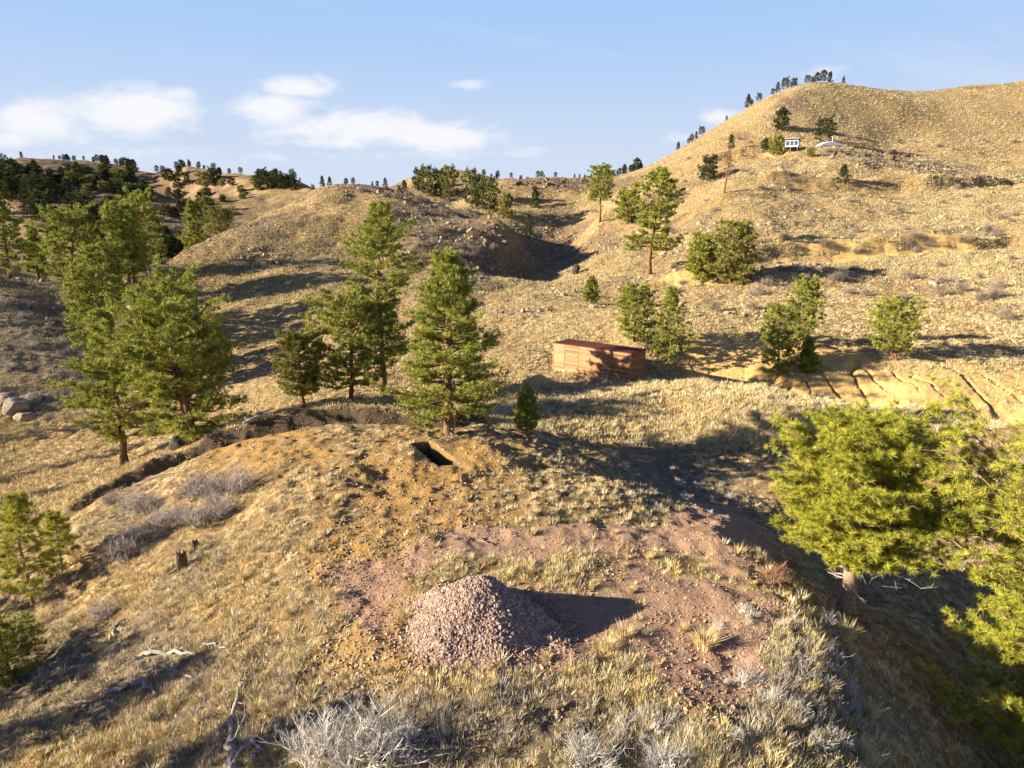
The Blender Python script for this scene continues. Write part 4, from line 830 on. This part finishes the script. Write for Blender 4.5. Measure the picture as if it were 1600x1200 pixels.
slat_wall(SL, [(.02, 4.5), (4.5, SL-.02)], 23, True, -SWd, 2, 'rear_wall')
slat_wall(SWd, [(-SWd+.05, -.05)], 23, False, 0.0, 3, 'end_wall'); slat_wall(SWd, [(-SWd+.05, -.05)], 23, False, SL, 4, 'far_end_wall')
cb = MB()
for x_, y_ in ((0, 0), (0, -SWd), (SL, 0), (SL, -SWd)): cb.box(x_, y_, SH/2, .09, .09, SH, tint=.5)
for x_ in (5.9, 7.6): cb.box(x_, .03, SH/2, .05, .03, SH, tint=.2)
cb.build('corner_trim', M['plank'], shed)
rf = MB(); rf.box(SL/2, -SWd/2, SH+.05, SL+.16, SWd+.16, .08)
for i in range(24): rf.box(.1+i*(SL-.2)/23, -SWd/2, SH+.105, .05, SWd+.14, .03)
rf.build('roof', M['roof_red'], shed)
# metal frame leaning on the long wall
c_, s_ = cos(pi-th_), sin(pi-th_)
def sl(x_, y_): return (sp[0]+x_*c_-y_*s_, sp[1]+x_*s_+y_*c_)
lx, ly = sl(2.45, .45); fr = MB(); 
fr.segs([(-.25,0,0),(.25,0,0),(-.25,0,0),(-.25,.0,.7),(-.25,-.12,1.3),(-.25,0,.35),(-.25,.35,0),(.25,.35,0),(-.25,.35,0)], [(-.25,-.12,1.3),(.25,-.12,1.3),(.25,0,0),(.25,0,.7),(.25,-.12,1.3),(.25,0,.35),(-.25,-.03,.5),(.25,-.03,.5),(.25,.35,0)], [.022]*9, [.022]*9, 5)
fo = fr.build('folding_frame', M['metal'], None, loc=(lx, ly, float(hgt(lx, ly))-.02), rz=pi-th_+.2); tag(fo, 'thin grey metal folding frame standing against the shed wall', 'metal frame')
# fence posts left of the shed
M['post'] = mat('post', lambda nt, p, out: setattr(p.inputs['Base Color'], 'default_value', (.12, .09, .07, 1)), .8, .2)
for i, (px_, py_, Y_) in enumerate(((838,566,74),(827,576,71),(848,556,78),(816,588,68))):
    b_ = gy(px_, py_, Y_, 0); mb = MB(); mb.tube([(0, 0, -.2), (.01, 0, .7), (.02, 0, 1.45)], [.05, .045, .04], 6); mb.tube([(.02, 0, 1.43), (.02, 0, 1.5)], [.055, .03], 6)
    tag(mb.build('fence_post', M['post'], None, True, loc=b_), 'thin dark fence post on the slope left of the shed', 'fence post', 'fence posts left of the shed')

# ------------------------------------------------------------------ house on the hill
M['white'] = mat('white_paint', lambda nt, p, out: L(nt, mix(nt, noise(nt, obj_co(nt), 3, 3), (.42, .44, .46), (.52, .53, .54)), p.inputs['Base Color']), .6, .3)
M['grey'] = mat('grey_siding', lambda nt, p, out: L(nt, mix(nt, noise(nt, obj_co(nt), 3, 3), (.22, .23, .24), (.30, .30, .31)), p.inputs['Base Color']), .6, .3)
M['glass'] = mat('window_glass', lambda nt, p, out: setattr(p.inputs['Base Color'], 'default_value', (.05, .07, .10, 1)), .08, .6)
hp = g(1238, 233, 200, 0); hs = thing('hill_house', 'small white and grey house with a sloping roof on the right hillside', 'house', (hp[0], hp[1], hp[2]+.3), rad(-28), scale=.68)
MB().box(0, 0, 1.5, 5.6, 6.4, 3.0).build('wall', M['grey'], hs)
fw = MB()
for x_ in (-2.75, -.9, .9, 2.75): fw.box(x_, -3.25, 1.6, .28, .12, 3.3)
fw.box(0, -3.25, .45, 5.6, .1, .9); fw.box(0, -3.25, 3.1, 5.7, .12, .3); fw.build('front_frame', M['white'], hs)
for x_ in (-1.82, 0, 1.82): MB().box(x_, -3.24, 1.92, 1.5, .06, 2.0).build('window', M['glass'], hs)
MB().box(2.83, -.8, 1.7, .06, 1.4, 1.5).build('window', M['glass'], hs)
c2, s2 = cos(.12), sin(.12); MB().box(0, -.3, 3.55, 6.6, 8.0, .16, rot=[[1,0,0],[0,c2,s2],[0,-s2,c2]]).build('roof', M['grey'], hs)
MB().box(0, -4.05, 3.98, 6.7, .12, .36).box(-3.33, -.3, 3.5, .1, 7.8, .22, rot=[[1,0,0],[0,c2,s2],[0,-s2,c2]]).build('fascia', M['white'], hs)
dk = MB(); dk.box(-.3, -4.3, .1, 6.6, 2.0, .14)
for x_ in (-3.3, -.3, 2.7): dk.box(x_, -5.1, -.6, .2, .2, 1.4)
dk.build('deck', M['grey'], hs)
wp = g(1296, 228, 200, 0); mb = MB(); u = np.linspace(0, pi, 14); n1_ = 9
X_, Y_ = np.meshgrid(np.cos(u)*3.9, np.linspace(-1.6, 1.6, n1_)); Zz = np.sin(u)[None]*1.5*(1-.25*(np.linspace(-1, 1, n1_)[:, None])**2)+0*Y_
i_ = np.arange(14*n1_).reshape(n1_, 14); mb.add(np.stack([X_, Y_, Zz-.1], -1).reshape(-1, 3), np.stack([i_[:-1, :-1], i_[:-1, 1:], i_[1:, 1:], i_[1:, :-1]], -1).reshape(-1, 4))
for e in (0, n1_-1): mb.add(np.vstack([np.stack([X_[e], Y_[e], Zz[e]-.1], -1), [[0, Y_[e][0], -.1]]]), [[k, k+1, 14] for k in range(13)])
ca = thing('covered_mound', 'low white arched cover with a short mast beside the round topped pine', 'cover', wp, .15); mb.build('cover', M['white'], ca, True); MB().tube([(.9, 0, 1.2), (.9, 0, 3.0)], [.13, .1], 6).box(.9, 0, 2.9, .5, .14, .12).build('mast', M['white'], ca)

# ------------------------------------------------------------------ stump, logs, boulders, small items
def log(label, pts, r0, r1, lift=.08, branches=6, seed=1, name='dead_log', cat='log', m='dead', kink=.06, group=None):
    rng = RS(seed); P = np.array([at(a, b) for a, b in pts]); n = 4; t = np.linspace(0, len(P)-1, (len(P)-1)*n+1)
    Q = np.stack([np.interp(t, np.arange(len(P)), P[:, k]) for k in range(3)], 1); Q[:, 2] = np.maximum(Q[:, 2], hgt(Q[:, 0], Q[:, 1]))+lift+rng.normal(0, .03, len(Q)); Q[1:-1] += rng.normal(0, kink, (len(Q)-2, 3))*[1, 1, .5]
    c = Q[len(Q)//2].copy(); c[2] = float(hgt(c[0], c[1])); R = np.interp(t, [0, len(P)-1], [r0, r1])*rng.uniform(.85, 1.15, len(Q))
    mb = MB(); mb.tube(Q-c, R, 7, rng.uniform(.3, .9))
    for b in range(branches):
        k = rng.randint(1, len(Q)); o = Q[k]-c; d = unit(np.array([rng.normal(), rng.normal(), rng.uniform(0, .8)])); ln = rng.uniform(.25, .8)*max(.5, r0*10)
        p = o; r = R[k]*.5
        for s_ in range(4):
            e = p+d*ln/4; mb.segs([p], [e], [r], [r*.7], 5, [rng.rand()]); r *= .7; p = e; d = unit(d+rng.normal(0, .3, 3))
            if rng.rand() < .6: mb.segs([p], [p+unit(d+rng.normal(0, .7, 3))*ln*.3], [r*.7], [r*.2], 4, [rng.rand()])
    return tag(mb.build(name, M[m], None, True, loc=c), label, cat, group)
log('long bleached log lying on the lower left slope', [(118,1104),(160,1090),(195,1074),(225,1068)], .05, .10, seed=3, branches=5)
log('gnarled bleached branch above the long bleached log', [(212,1034),(240,1022),(275,1024),(308,1026)], .09, .05, seed=4, branches=9)
log('twisted grey branch in front of the gnarled bleached branch', [(222,1052),(262,1046),(300,1062)], .04, .03, seed=5, branches=8)
log('broken bleached stub at the right end of the long log', [(218,1072),(232,1072),(245,1090)], .07, .04, seed=6, branches=3)
log('straight dark grey log pointing away at the bottom left', [(358,1170),(365,1120),(383,1068)], .08, .05, seed=7, branches=3)
log('thick broken grey trunk piece at the bottom edge', [(362,1210),(366,1180),(358,1165)], .14, .09, seed=8, branches=4)
log('grey curved branch at the bottom left of the frame', [(318,1198),(335,1175),(340,1165)], .05, .04, seed=9, branches=4)
log('grey twisted branch right of the thick trunk piece', [(395,1200),(405,1170),(385,1150)], .05, .03, seed=10, branches=4)
log('pale forked log lying against the big bare shrub', [(434,1140),(448,1158),(480,1166)], .09, .06, seed=11, branches=5)
log('dark branch lying on the slope above the bleached logs', [(172,1003),(180,980),(196,968)], .06, .04, seed=12, branches=4)
log('thin pale stick lying on the slope above the shrub thicket', [(232,750),(258,742),(290,738)], .035, .025, seed=13, branches=2)
log('short pale branch lying on the slope below the shrub thicket', [(318,1012),(340,1010),(352,1016)], .04, .03, seed=14, branches=3)
log('pale stick lying on the red dirt near the middle', [(750,842),(762,854)], .025, .02, seed=15, branches=1)
log('bleached log lying on the lit grass behind the cut bank', [(382,667),(400,661),(418,652)], .12, .08, seed=16, branches=6, lift=.3)
log('short grey stick beside the bottom centre shrub', [(740,1145),(744,1122)], .03, .02, seed=17, branches=1)
log('small bleached stick on the right of the knoll', [(1230,1118),(1255,1116)], .025, .02, seed=18, branches=1)
def stump(px_, py_, H_, R_, seed, label, Y=None):
    rng = RS(seed); k = 16; a = np.arange(k)*2*pi/k; hs_ = np.array([0, .12, .45, .8, 1]); V = []
    prof = [1.5, 1.1, 1.0, .95, .9]; top = 1+rng.uniform(-.45, .12, k)
    for h_, p_ in zip(hs_, prof):
        rr_ = R_*p_*(1+.12*np.sin(a*3+1)+rng.uniform(-.05, .05, k)); V.append(np.stack([np.cos(a)*rr_, np.sin(a)*rr_, H_*h_*(top if h_ > .7 else np.ones(k))-(.1 if h_ == 0 else 0)], 1))
    V.append(np.stack([np.cos(a)*R_*.5, np.sin(a)*R_*.5, np.full(k, H_*.55)], 1)); V = np.concatenate(V); Fq = [[r*k+i, r*k+(i+1) % k, (r+1)*k+(i+1) % k, (r+1)*k+i] for r in range(5) for i in range(k)]
    mb = MB().add(V, Fq, .15); 
    for i in range(5): an = rng.uniform(0, 6.28); mb.segs([(cos(an)*R_*.8, sin(an)*R_*.8, .1)], [(cos(an)*R_*2.6, sin(an)*R_*2.6, -.05)], [.09], [.03], 5, [.3])
    return tag(mb.build('tree_stump', M['stump'], None, loc=g(px_, py_)), label, 'stump')
M['stump'] = mat('stump', two((.10, .065, .045), (.34, .26, .17), nscale=18), .9, .1)
stump(285, 888, 1.0, .20, 1, 'tall jagged broken tree stump on the slope below the shrub thicket')
stump(306, 858, .55, .14, 2, 'small grey stump fragment behind the tall broken stump')
stump(48, 484, .9, .3, 3, 'short stump on the shaded sage slope at the left edge')
def boulder(label, loc, size, seed, m='rock', name='boulder', group=None):
    import bmesh
    bm = bmesh.new(); bmesh.ops.create_icosphere(bm, subdivisions=3, radius=1); co = np.array([v.co[:] for v in bm.verts])
    rng = RS(seed); pl = unit(rng.normal(size=(14, 3))); off = rng.uniform(.62, .95, 14)
    for n_, o_ in zip(pl, off): dd = co@n_; co = co-np.maximum(dd-o_, 0)[:, None]*n_
    co = co*(1+.09*fbm(co[:, 0]*3+seed, co[:, 1]*3+co[:, 2]*2, 1.5, 3, seed)[:, None])*np.array(size)
    f = np.array([[v.index for v in q.verts] for q in bm.faces]); bm.free()
    me = mesh_np(name, co, f, False, {'tint': rng.uniform(.3, .9, len(co))}); return tag(link(name, me, M[m], None, loc, rng.uniform(0, 6)), label, 'boulder', group)
M['ledge'] = mat('ledge', two((.09, .065, .042), (.24, .17, .10), nscale=1.5), .95, .1)
M['rock_dark'] = mat('rock_dark', two((.03, .027, .025), (.09, .075, .065), nscale=5), .9, .2)
bx = gy(283, 696, 46.5, .35); boulder('large dark rounded boulder at the foot of the bushy pine', bx, (.95, .8, .75), 1, 'rock_dark')
for i, (px_, py_, s_) in enumerate(((28,640,2.2),(48,628,1.5),(14,628,1.6),(38,655,1.3))):
    p_ = g(px_, py_, 40); boulder(['largest tan boulder of the outcrop at the left edge', 'tan boulder on the right of the outcrop at the left edge', 'flat tan boulder at the back of the left edge outcrop', 'low tan boulder in front of the left edge outcrop'][i], (p_[0], p_[1], p_[2]+s_*.15), (s_, s_*.8, s_*.6), 10+i)
p_ = g(900, 428, 100); boulder('black rock standing at the mouth of the shaded gully', (p_[0], p_[1], p_[2]+.9), (1.0, .8, 1.3), 20, 'rock_dark')
GR = 'tan boulders on the flank of the spur'
for i, (px_, py_, s_) in enumerate(((736,363,1.1),(720,362,.8),(788,380,.8),(755,372,.5),(700,350,.7),(690,372,.6))): p_ = g(px_, py_, 110); boulder('tan boulder among the brush on the flank of the spur', (p_[0], p_[1], p_[2]+s_*.2), (s_*1.3, s_, s_*.8), 30+i, group=GR)
GO = 'brown ledge rocks on the outcrop below the house'
for i in range(26):
    px_ = frng.uniform(1290, 1420); py_ = 236+(px_-1290)*.08+frng.uniform(-3, 10); p_ = g(px_, py_, 170); s_ = frng.uniform(.4, 1.1); boulder('brown ledge rock on the outcrop below the house, '+('towards the white mound' if px_ < 1330 else ('middle part' if px_ < 1375 else 'far end from the house')), (p_[0], p_[1], p_[2]+s_*.15), (s_*1.4, s_, s_*.8), 50+i, m='ledge', group=GO)
GK = 'brown ledge rocks along the skyline hill behind the gully'
for i in range(34):
    px_ = frng.uniform(790, 935); py_ = 281+frng.uniform(-3, 14); p_ = g(px_, py_, 220); s_ = frng.uniform(.5, 1.3); boulder('brown ledge rock on top of the hill behind the gully, '+('near the small lone pine' if px_ < 850 else ('middle part' if px_ < 895 else 'near the flat topped pine')), (p_[0], p_[1], p_[2]+s_*.15), (s_*1.4, s_, s_*.9), 90+i, m='ledge', group=GK)
# wooden stake at the lower right
st = MB(); st.box(0, 0, .18, .04, .03, .45, tint=.8); st.add([[-.02,-.015,.405],[.02,-.015,.405],[.02,.015,.405],[-.02,.015,.405],[0,0,.45]], [[0,1,4],[1,2,4],[2,3,4],[3,0,4]], .8)
tag(st.build('wooden_stake', M['straw'], None, loc=g(1480, 1088)), 'short pale wooden stake on the dark slope below the right pines', 'stake')
# blue tarp by the mound
M['tarp'] = mat('tarp', lambda nt, p, out: setattr(p.inputs['Base Color'], 'default_value', (.12, .22, .26, 1)), .5, .3)
tx = np.linspace(-.5, .5, 12); TX, TY = np.meshgrid(tx, tx); TZ = .25*np.exp(-(TX**2+TY**2)*5)+fbm(TX, TY, .3, 2, 3)*.15; i_ = np.arange(144).reshape(12, 12)
tp = gy(797, 622, 52, .03); tag(link('blue_tarp', mesh_np('blue_tarp', np.stack([TX*.8, TY*.6, TZ*.8], -1).reshape(-1, 3), np.stack([i_[:-1, :-1], i_[:-1, 1:], i_[1:, 1:], i_[1:, :-1]], -1).reshape(-1, 4), True), M['tarp'], None, tp), 'small crumpled blue tarp beside the earth mound', 'tarp')
